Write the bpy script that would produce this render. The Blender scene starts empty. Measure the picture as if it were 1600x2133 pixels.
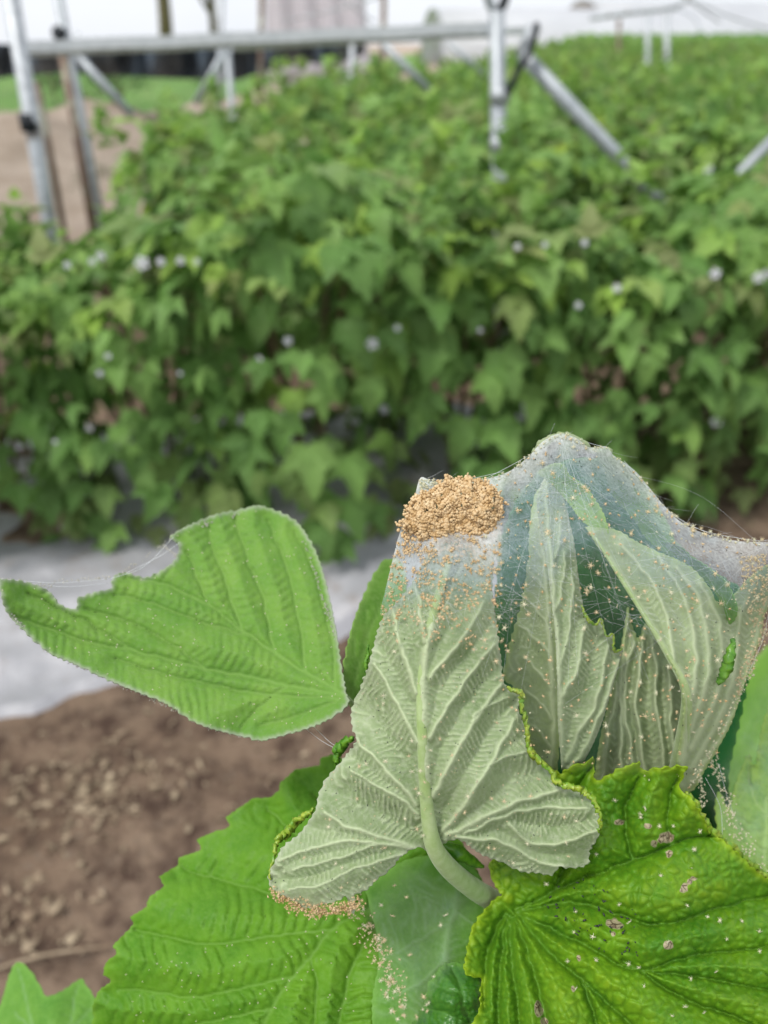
import bpy, math, random
import numpy as np
from mathutils import Vector, Matrix

S = bpy.context.scene
COL = S.collection
R = math.radians
rng = np.random.default_rng(7)
random.seed(7)

# ------------------------------------------------------------------ camera
F = 1610.0                      # focal length in pixels of the 1600x2133 photograph
PITCH = R(31.2)
CAM = np.array([0.0, 0.0, 1.15])
FW = np.array([0, math.cos(PITCH), -math.sin(PITCH)])
UP = np.array([0, math.sin(PITCH), math.cos(PITCH)])
RT = np.array([1.0, 0, 0])
cd = bpy.data.cameras.new("camera"); cam = bpy.data.objects.new("camera", cd); COL.objects.link(cam)
cam.location = CAM; cam.rotation_euler = (R(90) - PITCH, 0, 0)
cd.sensor_fit = 'VERTICAL'; cd.sensor_height = 36.0; cd.sensor_width = 27.0
cd.lens = 36.0 * F / 2133.0
cd.clip_start = 0.01; cd.clip_end = 3000
cd.dof.use_dof = True; cd.dof.focus_distance = 0.212; cd.dof.aperture_fstop = cd.lens / 3.0
S.camera = cam

# ------------------------------------------------------------------ sky, sun, exposure
SUN_EL, SUN_AZ = R(60), R(-120)          # azimuth from +Y towards +X
w = bpy.data.worlds.new("World"); S.world = w; w.use_nodes = True
nt = w.node_tree; nt.nodes.clear()
sky = nt.nodes.new('ShaderNodeTexSky'); sky.sky_type = 'NISHITA'; sky.sun_disc = False
sky.sun_elevation = SUN_EL; sky.sun_rotation = SUN_AZ; sky.air_density = 1.0; sky.dust_density = 2.0
tc = nt.nodes.new('ShaderNodeTexCoord'); cn = nt.nodes.new('ShaderNodeTexNoise'); cn.inputs['Scale'].default_value = 3.0; cn.inputs['Detail'].default_value = 5
cl_ = nt.nodes.new('ShaderNodeMixRGB'); cl_.inputs[1].default_value = (5.6, 6.0, 6.7, 1); cl_.inputs[2].default_value = (7.6, 7.7, 7.9, 1)
nt.links.new(tc.outputs['Generated'], cn.inputs['Vector']); nt.links.new(cn.outputs['Fac'], cl_.inputs[0])
hs = nt.nodes.new('ShaderNodeMixRGB'); hs.inputs[0].default_value = .88        # overcast: cloud deck over the sky
bg = nt.nodes.new('ShaderNodeBackground'); bg.inputs['Strength'].default_value = 0.12
wo = nt.nodes.new('ShaderNodeOutputWorld')
nt.links.new(sky.outputs[0], hs.inputs[1]); nt.links.new(cl_.outputs[0], hs.inputs[2]); nt.links.new(hs.outputs[0], bg.inputs[0]); nt.links.new(bg.outputs[0], wo.inputs[0])
sd = bpy.data.lights.new("sun", 'SUN'); sd.energy = 1.9; sd.angle = R(12); sd.color = (1, .97, .92)
so = bpy.data.objects.new("sun", sd); COL.objects.link(so)
sv = Vector((math.sin(SUN_AZ) * math.cos(SUN_EL), math.cos(SUN_AZ) * math.cos(SUN_EL), math.sin(SUN_EL)))
so.rotation_euler = sv.to_track_quat('Z', 'Y').to_euler()
S.view_settings.view_transform = 'Standard'; S.view_settings.look = 'None'
S.view_settings.gamma = 1; S.view_settings.use_curve_mapping = False
S.view_settings.exposure = 0.36
S.cycles.transparent_max_bounces = 24; S.cycles.max_bounces = 8

# ------------------------------------------------------------------ helpers
def P(px, py, d):
    """point on the view ray of a photograph pixel, at depth d along the camera axis"""
    px = np.asarray(px, float); py = np.asarray(py, float); d = np.asarray(d, float)
    return CAM + d[..., None] * (FW + ((px - 800) / F)[..., None] * RT + ((1066.5 - py) / F)[..., None] * UP)
def PY(px, py, Y):
    r = FW + (px - 800) / F * RT + (1066.5 - py) / F * UP
    return CAM + r * (Y / r[1])
def PG(px, py, z=0.0):
    r = FW + (px - 800) / F * RT + (1066.5 - py) / F * UP
    return CAM + r * ((z - CAM[2]) / r[2])

def hashn(ix, iy, seed):
    n = (ix.astype(np.int64) * 374761393 + iy.astype(np.int64) * 668265263 + seed * 1274126177) & 0x7fffffff
    n = ((n ^ (n >> 13)) * 1274126177) & 0x7fffffff
    n = n ^ (n >> 16)
    return (n & 0xffff) / 65535.0
def vn(x, y, seed=0):
    x = np.asarray(x, float); y = np.asarray(y, float)
    ix = np.floor(x); iy = np.floor(y); fx = x - ix; fy = y - iy
    fx = fx * fx * (3 - 2 * fx); fy = fy * fy * (3 - 2 * fy)
    a = hashn(ix, iy, seed); b = hashn(ix + 1, iy, seed); c = hashn(ix, iy + 1, seed); d = hashn(ix + 1, iy + 1, seed)
    return (a + (b - a) * fx) * (1 - fy) + (c + (d - c) * fx) * fy
def fbm(x, y, seed=0, o=3):
    t = 0; a = .5
    for k in range(o):
        t = t + a * vn(x * 2 ** k, y * 2 ** k, seed + k * 17); a *= .5
    return t / (1 - .5 ** o)
def sstep(a, b, x):
    t = np.clip((x - a) / (b - a), 0, 1); return t * t * (3 - 2 * t)

def origin_of(parent):
    while parent is not None and parent.parent is not None: parent = parent.parent
    return np.array(parent.location) if parent is not None else np.zeros(3)
def mesh(name, V, Fc, mat=None, parent=None, attrs=None, smooth=True, loc=None):
    V = np.asarray(V, float)
    o3 = origin_of(parent) if parent is not None else (np.asarray(loc, float) if loc is not None else np.zeros(3))
    me = bpy.data.meshes.new(name)
    me.from_pydata((V - o3).tolist(), [], Fc if isinstance(Fc, list) else Fc.tolist())
    if attrs:
        for k, a in attrs.items():
            at = me.attributes.new(k, 'FLOAT', 'POINT'); at.data.foreach_set('value', np.asarray(a, np.float32))
    if smooth: me.polygons.foreach_set('use_smooth', [True] * len(me.polygons))
    if mat is not None: me.materials.append(mat)
    me.update()
    ob = bpy.data.objects.new(name, me); COL.objects.link(ob)
    if parent is not None: ob.parent = parent
    elif loc is not None: ob.location = loc
    return ob
def tag(o, label=None, cat=None, group=None, kind=None):
    if label: o['label'] = label
    if cat: o['category'] = cat
    if group: o['group'] = group
    if kind: o['kind'] = kind
    return o
def empty(name, loc, label, cat, group=None):
    o = bpy.data.objects.new(name, None); COL.objects.link(o); o.location = loc; o.empty_display_size = .02
    return tag(o, label, cat, group)

def spline(pts, step):
    """Catmull-Rom through pts (N,k), resampled about every step units of the first two columns"""
    p = np.asarray(pts, float)
    if len(p) < 3:
        n = max(2, int(np.linalg.norm(p[1, :2] - p[0, :2]) / step) + 1)
        return p[0] + (p[1] - p[0]) * np.linspace(0, 1, n)[:, None]
    q = np.vstack([2 * p[0] - p[1], p, 2 * p[-1] - p[-2]]); out = []
    for i in range(1, len(q) - 2):
        n = max(2, int(np.linalg.norm(q[i + 1, :2] - q[i, :2]) / step) + 1)
        t = np.linspace(0, 1, n, endpoint=False)[:, None]
        a, b, c, d = q[i - 1], q[i], q[i + 1], q[i + 2]
        out.append(.5 * (2 * b + (c - a) * t + (2 * a - 5 * b + 4 * c - d) * t ** 2 + (3 * b - a - 3 * c + d) * t ** 3))
    out.append(p[-1][None]); return np.vstack(out)
def tube(pts, rad, n=8, cap=True, jitter=0, seed=0):
    p = np.asarray(pts, float); m = len(p)
    rad = np.broadcast_to(np.asarray(rad, float), (m,))
    T = np.gradient(p, axis=0); T /= np.linalg.norm(T, axis=1)[:, None] + 1e-12
    ref = np.array([0, 0, 1.0]) if abs(T[0][2]) < .9 else np.array([1.0, 0, 0])
    V = []; N = np.cross(T[0], ref); N /= np.linalg.norm(N)
    g = np.random.default_rng(seed)
    for i in range(m):
        N = N - T[i] * N.dot(T[i]); N /= np.linalg.norm(N) + 1e-12; B = np.cross(T[i], N)
        a = np.linspace(0, 2 * math.pi, n, endpoint=False)
        rr = rad[i] * (1 + jitter * (g.random(n) - .5) * 2)
        V.append(p[i] + (np.cos(a) * rr)[:, None] * N + (np.sin(a) * rr)[:, None] * B)
    V = np.vstack(V); Fc = []
    for i in range(m - 1):
        for k in range(n):
            Fc.append([i * n + k, i * n + (k + 1) % n, (i + 1) * n + (k + 1) % n, (i + 1) * n + k])
    if cap: Fc.append(list(range(n))[::-1]); Fc.append([(m - 1) * n + k for k in range(n)])
    return V, Fc
def join(lst):
    V = []; Fc = []; o = 0
    for v, f in lst:
        V.append(v); Fc += [[i + o for i in q] for q in f]; o += len(v)
    return np.vstack(V), Fc
def box(c, sx, sy, sz):
    v = np.array([[x, y, z] for x in (-.5, .5) for y in (-.5, .5) for z in (-.5, .5)]) * [sx, sy, sz] + c
    return v, [[0, 1, 3, 2], [4, 6, 7, 5], [0, 4, 5, 1], [2, 3, 7, 6], [0, 2, 6, 4], [1, 5, 7, 3]]

# ------------------------------------------------------------------ materials
class M:
    def __init__(s, name):
        s.m = bpy.data.materials.new(name); s.m.use_nodes = True; s.t = s.m.node_tree; s.t.nodes.clear()
        s.out = s.n('OutputMaterial')
    def n(s, kind, **k):
        nd = s.t.nodes.new('ShaderNode' + kind)
        for a, b in k.items(): setattr(nd, a, b)
        return nd
    def l(s, a, b): s.t.links.new(a, b)
    def attr(s, name):
        nd = s.n('Attribute'); nd.attribute_name = name; return nd.outputs['Fac']
    def coord(s): return s.n('TexCoord').outputs['Object']
    def noise(s, sc, det=4, rough=.55, co=None):
        nd = s.n('TexNoise'); nd.inputs['Scale'].default_value = sc; nd.inputs['Detail'].default_value = det; nd.inputs['Roughness'].default_value = rough
        s.l(co if co is not None else s.coord(), nd.inputs['Vector']); return nd.outputs['Fac']
    def vor(s, sc, feat='F1', co=None):
        nd = s.n('TexVoronoi'); nd.feature = feat; nd.inputs['Scale'].default_value = sc
        s.l(co if co is not None else s.coord(), nd.inputs['Vector']); return nd.outputs['Distance']
    def rng(s, v, a, b, c=0., d=1.):
        nd = s.n('MapRange'); nd.inputs[1].default_value = a; nd.inputs[2].default_value = b; nd.inputs[3].default_value = c; nd.inputs[4].default_value = d
        s.l(v, nd.inputs[0]); return nd.outputs[0]
    def math(s, op, a, b):
        nd = s.n('Math', operation=op)
        for i, x in enumerate((a, b)):
            if isinstance(x, (int, float)): nd.inputs[i].default_value = x
            else: s.l(x, nd.inputs[i])
        return nd.outputs[0]
    def mix(s, f, a, b, mode='MIX'):
        nd = s.n('MixRGB', blend_type=mode)
        for i, x in enumerate((f, a, b)):
            if isinstance(x, (int, float)): nd.inputs[i].default_value = x
            elif isinstance(x, tuple): nd.inputs[i].default_value = (*x, 1)
            else: s.l(x, nd.inputs[i])
        return nd.outputs[0]
    def bump(s, h, st, dist):
        nd = s.n('Bump'); nd.inputs['Strength'].default_value = st; nd.inputs['Distance'].default_value = dist; s.l(h, nd.inputs['Height']); return nd.outputs[0]
    def pr(s, col, rough=.5, spec=.5, metal=0., normal=None, sheen=0.):
        p = s.n('BsdfPrincipled')
        if isinstance(col, tuple): p.inputs['Base Color'].default_value = (*col, 1)
        else: s.l(col, p.inputs['Base Color'])
        if isinstance(rough, (int, float)): p.inputs['Roughness'].default_value = rough
        else: s.l(rough, p.inputs['Roughness'])
        p.inputs['Specular IOR Level'].default_value = spec; p.inputs['Metallic'].default_value = metal
        p.inputs['Sheen Weight'].default_value = sheen; p.inputs['Sheen Roughness'].default_value = .5
        if normal is not None: s.l(normal, p.inputs['Normal'])
        return p.outputs[0]
    def trans(s, base, col, fac, normal=None):
        t = s.n('BsdfTranslucent')
        if isinstance(col, tuple): t.inputs[0].default_value = (*col, 1)
        else: s.l(col, t.inputs[0])
        if normal is not None: s.l(normal, t.inputs[1])
        mx = s.n('MixShader'); mx.inputs[0].default_value = fac; s.l(base, mx.inputs[1]); s.l(t.outputs[0], mx.inputs[2]); return mx.outputs[0]
    def end(s, sh): s.l(sh, s.out.inputs['Surface']); return s.m

def leaf_mat(name, base, dark, vein, rim, veinw=.8, spec=.25, rough=.5, bumpd=.0002, tl=.22, sheen=.0, spots=False, mott=.5):
    m = M(name); co = m.coord()
    c = m.mix(m.rng(m.noise(70, 3, .5, co), .35, .65), dark, base)
    c = m.mix(m.math('MULTIPLY', m.rng(m.noise(700, 3, .6, co), .45, .75), mott), c, rim)
    c = m.mix(m.math('MULTIPLY', m.attr('vein'), veinw), c, vein)
    c = m.mix(m.math('MULTIPLY', m.attr('edge'), .75), c, rim)
    if spots:
        c = m.mix(m.math('MULTIPLY', m.attr('yellow_crest_light'), .5), c, (.34, .47, .015))  # yellow crests: leaf yellowing plus light on the relief put into colour
        c = m.mix(m.rng(m.attr('necro'), .45, .55), c, (.50, .42, .27))
        c = m.mix(m.math('MULTIPLY', m.rng(m.attr('necro'), .12, .45), .7), c, (.32, .42, .03)) if False else c
        cr = m.rng(m.vor(480, 'DISTANCE_TO_EDGE', co), .0, .12, 1., 0.)
        c = m.mix(m.math('MULTIPLY', cr, m.rng(m.attr('necro'), .5, .6)), c, (.07, .035, .02))
    net = m.vor(650, 'DISTANCE_TO_EDGE', co)
    h = m.math('ADD', m.noise(1500, 3, .6, co), m.math('MULTIPLY', m.rng(net, 0, .25), .35))
    nb = m.bump(h, .45, bumpd)
    b = m.pr(c, rough, spec, 0, nb, sheen)
    return m.end(m.trans(b, c, tl, nb))

m_top = leaf_mat('leaf_green_soft', (.20, .41, .055), (.14, .33, .04), (.27, .47, .11), (.30, .48, .12), sheen=.04, rough=.6, spec=.15, tl=.35)
m_edge = leaf_mat('leaf_green_fuzzy_edge', (.24, .44, .075), (.17, .37, .055), (.27, .47, .11), (.50, .54, .42), mott=.12, sheen=.04, rough=.6, spec=.15, tl=.35)
m_big = leaf_mat('leaf_green_lower', (.15, .35, .018), (.09, .26, .012), (.18, .37, .05), (.20, .40, .04), tl=.25, mott=.35)
m_pale = leaf_mat('leaf_underside', (.34, .43, .22), (.22, .31, .13), (.60, .69, .42), (.47, .52, .36), veinw=.85, spec=.3, rough=.6, tl=.2, sheen=.03, bumpd=.00025, mott=.6)  # pale veins, darker tissue between: own colour plus relief shading put into it
m_pale2 = leaf_mat('leaf_underside_greenish', (.46, .54, .33), (.33, .42, .20), (.64, .72, .45), (.44, .58, .18), veinw=.9, spec=.3, rough=.6, tl=.3, sheen=.03, mott=.4)
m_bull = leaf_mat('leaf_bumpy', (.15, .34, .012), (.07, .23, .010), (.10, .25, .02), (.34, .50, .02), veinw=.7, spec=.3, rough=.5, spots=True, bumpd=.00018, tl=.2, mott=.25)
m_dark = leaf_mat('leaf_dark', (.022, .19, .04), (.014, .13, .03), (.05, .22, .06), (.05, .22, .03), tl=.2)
m_mid = leaf_mat('leaf_mid', (.16, .36, .045), (.10, .28, .03), (.24, .43, .15), (.20, .42, .07), tl=.25)
m_young = leaf_mat('leaf_young', (.27, .46, .09), (.18, .38, .07), (.42, .60, .20), (.36, .56, .06), tl=.25)
def simple(name, col, col2, sc, rough=.5, spec=.4, metal=0, bs=0, tl=0, sheen=0):
    m = M(name); co = m.coord(); n = m.noise(sc, 4, .6, co)
    c = m.mix(m.rng(n, .35, .68), col, col2); nb = m.bump(n, .6, bs) if bs else None
    b = m.pr(c, rough, spec, metal, nb, sheen)
    return m.end(m.trans(b, c, tl) if tl else b)
m_stem = simple('petiole_green', (.33, .46, .16), (.45, .56, .27), 260, .55, .25, bs=.0003, tl=.1, sheen=.2)
m_rim = simple('leaf_margin_crinkled', (.13, .33, .015), (.42, .50, .05), 500, .35, .6, bs=.0005, tl=.15)
m_rimd = simple('leaf_margin_dark', (.05, .20, .01), (.16, .36, .02), 350, .35, .6, bs=.0005, tl=.15)
m_cane = simple('cane_bark', (.12, .13, .05), (.18, .11, .07), 60, .7, .3, bs=.0005)
m_mite = simple('mite_tan', (.64, .50, .28), (.78, .68, .44), 1500, .5, .4, tl=.15)
m_mitep = simple('mite_pale', (.66, .62, .38), (.78, .76, .58), 1500, .5, .4, tl=.15)
m_miteo = simple('mite_orange', (.60, .39, .17), (.88, .69, .42), 520, .5, .35, tl=.15)
m_frass = simple('speck_black', (.01, .015, .01), (.03, .03, .03), 500, .4, .5)
# galvanised steel
def metal_mat(name, a, b, c, thr=.6):
    m = M(name); co = m.coord(); n = m.noise(9, 5, .7, co); n2 = m.noise(40, 3, .6, co)
    col = m.mix(m.rng(n2, .35, .65), a, b); col = m.mix(m.rng(n, thr, thr + .08), col, c)
    return m.end(m.pr(col, m.rng(n2, .3, .7, .35, .6), .5, .35, m.bump(n2, .3, .002)))
m_galv = metal_mat('galvanised_steel', (.38, .40, .42), (.56, .59, .61), (.14, .12, .10), .60)
m_galv2 = metal_mat('galvanised_steel_clean', (.34, .37, .39), (.48, .51, .53), (.28, .30, .32), .7)
m_gut = metal_mat('white_gutter_metal', (.60, .63, .65), (.74, .76, .78), (.45, .47, .48), .75)
m_rust = metal_mat('rusty_steel', (.11, .07, .05), (.19, .13, .09), (.30, .29, .22), .52)
m_black = simple('black_plastic', (.012, .014, .018), (.03, .035, .04), 30, .6, .3)
m_white = simple('white_glint', (.75, .75, .8), (.85, .85, .9), 50, .6, .3, tl=.2)
# soil
m = M('soil'); co = m.coord()
c = m.mix(m.rng(m.noise(1.6, 5, .6, co), .35, .65), (.235, .158, .106), (.37, .27, .19))
c = m.mix(m.rng(m.noise(16, 5, .7, co), .42, .62), c, (.10, .062, .045))
c = m.mix(m.rng(m.noise(45, 4, .7, co), .58, .7), c, (.30, .23, .17))
pos = m.n('SeparateXYZ'); m.l(co, pos.inputs[0])
c = m.mix(m.rng(pos.outputs[1], 3.5, 6.5), c, m.mix(m.rng(m.noise(3, 6, .7, co), .35, .65), (.36, .285, .215), (.50, .41, .33)))
h = m.math('ADD', m.noise(30, 6, .7, co), m.noise(120, 4, .7, co))
m_soil = m.end(m.pr(c, .9, .2, 0, m.bump(h, .9, .012)))
m = M('grass'); co = m.coord()
c = m.mix(m.rng(m.noise(.5, 6, .7, co), .35, .65), (.10, .22, .05), (.20, .36, .09))
c = m.mix(m.rng(m.noise(5, 4, .7, co), .55, .7), c, (.34, .30, .18))
m_grass = m.end(m.pr(c, .9, .2, 0, m.bump(m.noise(8, 5, .7, co), .9, .1)))
m = M('mulch_film'); co = m.coord()
n = m.noise(5, 5, .65, co); c = m.mix(m.rng(n, .3, .7), (.30, .30, .315), (.41, .405, .425))
c = m.mix(m.rng(m.noise(9, 6, .75, co), .54, .72), c, (.25, .20, .165))
m_mulch = m.end(m.pr(c, .42, .5, 0, m.bump(m.noise(14, 5, .65, co), .7, .01)))
m = M('tunnel_film'); co = m.coord()
c = m.mix(m.rng(m.noise(.4, 4, .6, co), .3, .7), (.72, .73, .75), (.86, .87, .88)); b = m.pr(c, .35, .5, 0)
m_film = m.end(m.trans(b, c, .4))
m = M('shade_net'); co = m.coord()
c = m.mix(m.rng(m.noise(1.3, 5, .6, co), .3, .7), (.045, .065, .085), (.15, .19, .24))
m_net = m.end(m.pr(c, .65, .3, 0, m.bump(m.noise(3, 3, .6, co), .6, .05)))
# bush foliage
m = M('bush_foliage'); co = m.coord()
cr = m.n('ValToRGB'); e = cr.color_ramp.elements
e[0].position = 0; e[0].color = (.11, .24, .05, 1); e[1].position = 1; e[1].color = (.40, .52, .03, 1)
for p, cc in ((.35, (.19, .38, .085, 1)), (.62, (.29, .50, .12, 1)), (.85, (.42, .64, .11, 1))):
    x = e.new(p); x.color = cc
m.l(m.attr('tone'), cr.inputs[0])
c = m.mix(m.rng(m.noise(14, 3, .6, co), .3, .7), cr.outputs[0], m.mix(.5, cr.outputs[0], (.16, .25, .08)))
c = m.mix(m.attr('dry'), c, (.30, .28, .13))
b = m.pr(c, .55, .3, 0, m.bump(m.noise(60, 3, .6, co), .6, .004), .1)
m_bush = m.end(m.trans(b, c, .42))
m_dry = simple('dry_leaf', (.22, .155, .10), (.46, .37, .25), 25, .8, .3)
# silk
m = M('silk_film'); co = m.coord(); sp_ = m.n('SeparateXYZ'); m.l(co, sp_.inputs[0])      # thin silk scatters blue where the tent is taut, whiter where layered
sc_ = m.mix(m.rng(m.attr('silk_amount'), .30, .55), (.62, .75, .84), (.84, .86, .85)); sc_ = m.mix(m.rng(m.attr('silk_amount'), .10, .17), (.72, .82, .64), sc_)
mp = m.n('Mapping'); mp.inputs['Scale'].default_value = (1, 1, .12); mp.inputs['Rotation'].default_value = (.3, .7, .4); m.l(co, mp.inputs[0])
st = m.noise(1300, 4, .75, mp.outputs[0]); st2 = m.noise(220, 3, .6, co)
den = m.math('MULTIPLY', m.attr('silk_amount'), m.math('ADD', m.rng(st, .35, .7, .68, 1.3), m.rng(st2, .3, .7, -.22, .25)))
cl = m.n('Clamp'); m.l(den, cl.inputs[0]); cl.inputs[2].default_value = .93
d = m.n('BsdfDiffuse'); m.l(sc_, d.inputs[0])
t = m.n('BsdfTranslucent'); m.l(sc_, t.inputs[0])
g = m.n('BsdfGlossy'); g.inputs[1].default_value = .4; g.inputs[0].default_value = (.9, .9, .9, 1)
mx = m.n('MixShader'); mx.inputs[0].default_value = .35; m.l(d.outputs[0], mx.inputs[1]); m.l(t.outputs[0], mx.inputs[2])
mx3 = m.n('MixShader'); mx3.inputs[0].default_value = .02; m.l(mx.outputs[0], mx3.inputs[1]); m.l(g.outputs[0], mx3.inputs[2])
tr = m.n('BsdfTransparent'); mx2 = m.n('MixShader'); m.l(cl.outputs[0], mx2.inputs[0]); m.l(tr.outputs[0], mx2.inputs[1]); m.l(mx3.outputs[0], mx2.inputs[2])
m_silk = m.end(mx2.outputs[0])
m_thread = simple('silk_thread', (.7, .74, .76), (.85, .87, .88), 100, .4, .5)

# ================================================================== SETTING
ROWA = math.tan(R(7.5)); ROW0 = 1.93; PITCHR = 1.4
def row_y(k, x): return ROW0 + PITCHR * k + ROWA * x
def gz(x, y):
    x = np.asarray(x, float); y = np.asarray(y, float)
    z = .025 * (fbm(x * 2.2, y * 2.2, 3, 4) - .5) + .030 * (fbm(x * 13, y * 13, 5, 4) - .5)
    yy = y - ROWA * x - ROW0
    kk = np.clip(np.round(yy / PITCHR), 0, 12)
    z = z + .10 * np.exp(-((yy - kk * PITCHR) / .55) ** 6) * sstep(-2.6, -1.4, x + 3 * (kk == 0)) * (y < 10)
    z = z + .018 * np.clip(y - 11, 0, 55) * sstep(-1, 7, x)
    z = z + .55 * np.exp(-((x + 3.4 - .12 * (y - 9)) / 1.1) ** 2 - ((y - 8.5) / 3.2) ** 2) * (.6 + .8 * fbm(x * 1.2, y * 1.2, 9))
    z = z + .5 * np.exp(-((x + 1.6 - .25 * (y - 14)) / 1.4) ** 2 - ((y - 15) / 3.5) ** 2) * (.5 + fbm(x * 1.1, y * 1.1, 11))
    return z
xs = np.concatenate([np.linspace(-500, -30, 14)[:-1], np.linspace(-30, -6, 60)[:-1], np.linspace(-6, -1.4, 90)[:-1], np.linspace(-1.4, 1.4, 190)[:-1], np.linspace(1.4, 8, 60)[:-1], np.linspace(8, 60, 30)[:-1], np.linspace(60, 500, 12)])
ys = np.concatenate([np.linspace(-40, -.2, 12)[:-1], np.linspace(-.2, 2.4, 190)[:-1], np.linspace(2.4, 20, 190)[:-1], np.linspace(20, 80, 40)[:-1], np.linspace(80, 1500, 20)])
X, Y = np.meshgrid(xs, ys); Z = gz(X, Y); nx = len(xs); ny = len(ys)
V = np.stack([X, Y, Z], -1).reshape(-1, 3)
I, J = np.meshgrid(np.arange(nx - 1), np.arange(ny - 1)); a = (J * nx + I).ravel()
tag(mesh('ground', V, np.stack([a, a + 1, a + nx + 1, a + nx], 1), m_soil), kind='structure')

def sheet(name, fx, nu, nv, mat, **k):
    U, Vv = np.meshgrid(np.linspace(0, 1, nu), np.linspace(0, 1, nv)); p = fx(U, Vv).reshape(-1, 3)
    I, J = np.meshgrid(np.arange(nu - 1), np.arange(nv - 1)); a = (J * nu + I).ravel()
    return mesh(name, p, np.stack([a, a + 1, a + nu + 1, a + nu], 1), mat, **k)
def grass_f(u, v):
    x = -26 + u * (24 + v * 8); y = 12.0 + v * 60 - u * 0; y = y - 1.2 * (1 - v) + .5 * np.sin(x * 1.7) * (1 - v) + 42 * np.clip(u - .80, 0, 1) * (1 - v)
    return np.stack([x, y, gz(x, y) + .02 + .15 * fbm(x, y, 4)], -1)
tag(sheet('grass', grass_f, 120, 160, m_grass), kind='stuff', label='green grass growing on the flat land left of the rows', cat='grass')
# white mulch film laid on the bed of the nearest row
def mul(k, w0, w1, x0, x1, wr):
    def f(u, v):
        x = x0 + u * (x1 - x0); w0_ = -.60 + .17 * np.clip(x, -1.1, .8) if k == 0 else w0; o = w0_ + v * (w1 - w0_)
        o = o + .05 * (fbm(x * 5, x * 0 + k, 31) - .5) * (np.abs(v - .5) * 2) ** 3 * 2
        y = row_y(k, x) + o
        prof = .10 * np.exp(-(o / .62) ** 6)
        z = gz(x, y) * 0 + prof + .016 + wr * (fbm(x * 7 + y * 3, y * 9 - x * 3, 21, 3) - .5) + .012 * np.sin(x * 5 + 6 * fbm(x * 2, y * 2, 8))
        z = np.where((v < .02), gz(x, y) - .01, z)
        return np.stack([x, y, z], -1)
    return f
mulch = sheet('mulch_film', mul(0, -.90, .55, -3.0, .52, .045), 360, 90, m_mulch)
tag(mulch, 'greyish white plastic mulch film wrinkled over the bed of the nearest row', 'plastic mulch', 'plastic mulch films on the beds')

# ------------------------------------------------------------------ raspberry bushes of the field
def leaflets(C, A, N, L, W, tone, dry, hi=True, droop=.35):
    """many leaflets in one go: base C, axis A, normal N"""
    n = len(C); A = A / np.linalg.norm(A, axis=1)[:, None]
    N = N - A * (N * A).sum(1)[:, None]; N /= np.linalg.norm(N, axis=1)[:, None] + 1e-9
    B = np.cross(A, N)
    if hi:
        ts = np.array([0, .08, .2, .34, .46, .58, .70, .80, .90, 1.0]); wd = np.array([.03, .30, .50, .46, .47, .33, .31, .17, .10, .0]); cs = [-1, -.5, 0, .5, 1]
    else:
        ts = np.array([0, .3, .65, 1.0]); wd = np.array([.05, .5, .36, .0]); cs = [-1, 0, 1]
    nc = len(cs); nt_ = len(ts); V = np.zeros((n, nt_, nc, 3))
    kk = (rng.random(n) * .5 + .6) * droop
    wv_ = np.tile(wd, (n, 1))
    if hi:
        alt = rng.random(n) < .55; wv_[alt] = np.array([.02, .20, .36, .56, .31, .37, .21, .20, .07, 0]); wv_ = wv_ * (.85 + .35 * rng.random((n, 1)))
    for i, t in enumerate(ts):
        for j, c in enumerate(cs):
            wv = W * wv_[:, i] * c
            V[:, i, j] = C + A * (L * (t - .12 * (abs(c) == 1) * (i % 2) * .5))[:, None] + B * wv[:, None] + N * (np.abs(wv) * .35 - L * kk * t * t + (0.02 * L * ((i + j) % 2)))[:, None]
    idx = np.arange(n)[:, None, None] * (nt_ * nc) + np.arange(nt_ - 1)[None, :, None] * nc + np.arange(nc - 1)[None, None, :]
    a = idx.ravel(); Fc = np.stack([a, a + 1, a + nc + 1, a + nc], 1)
    k = nt_ * nc
    return V.reshape(-1, 3), Fc, np.repeat(tone, k), np.repeat(dry, k)
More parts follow.
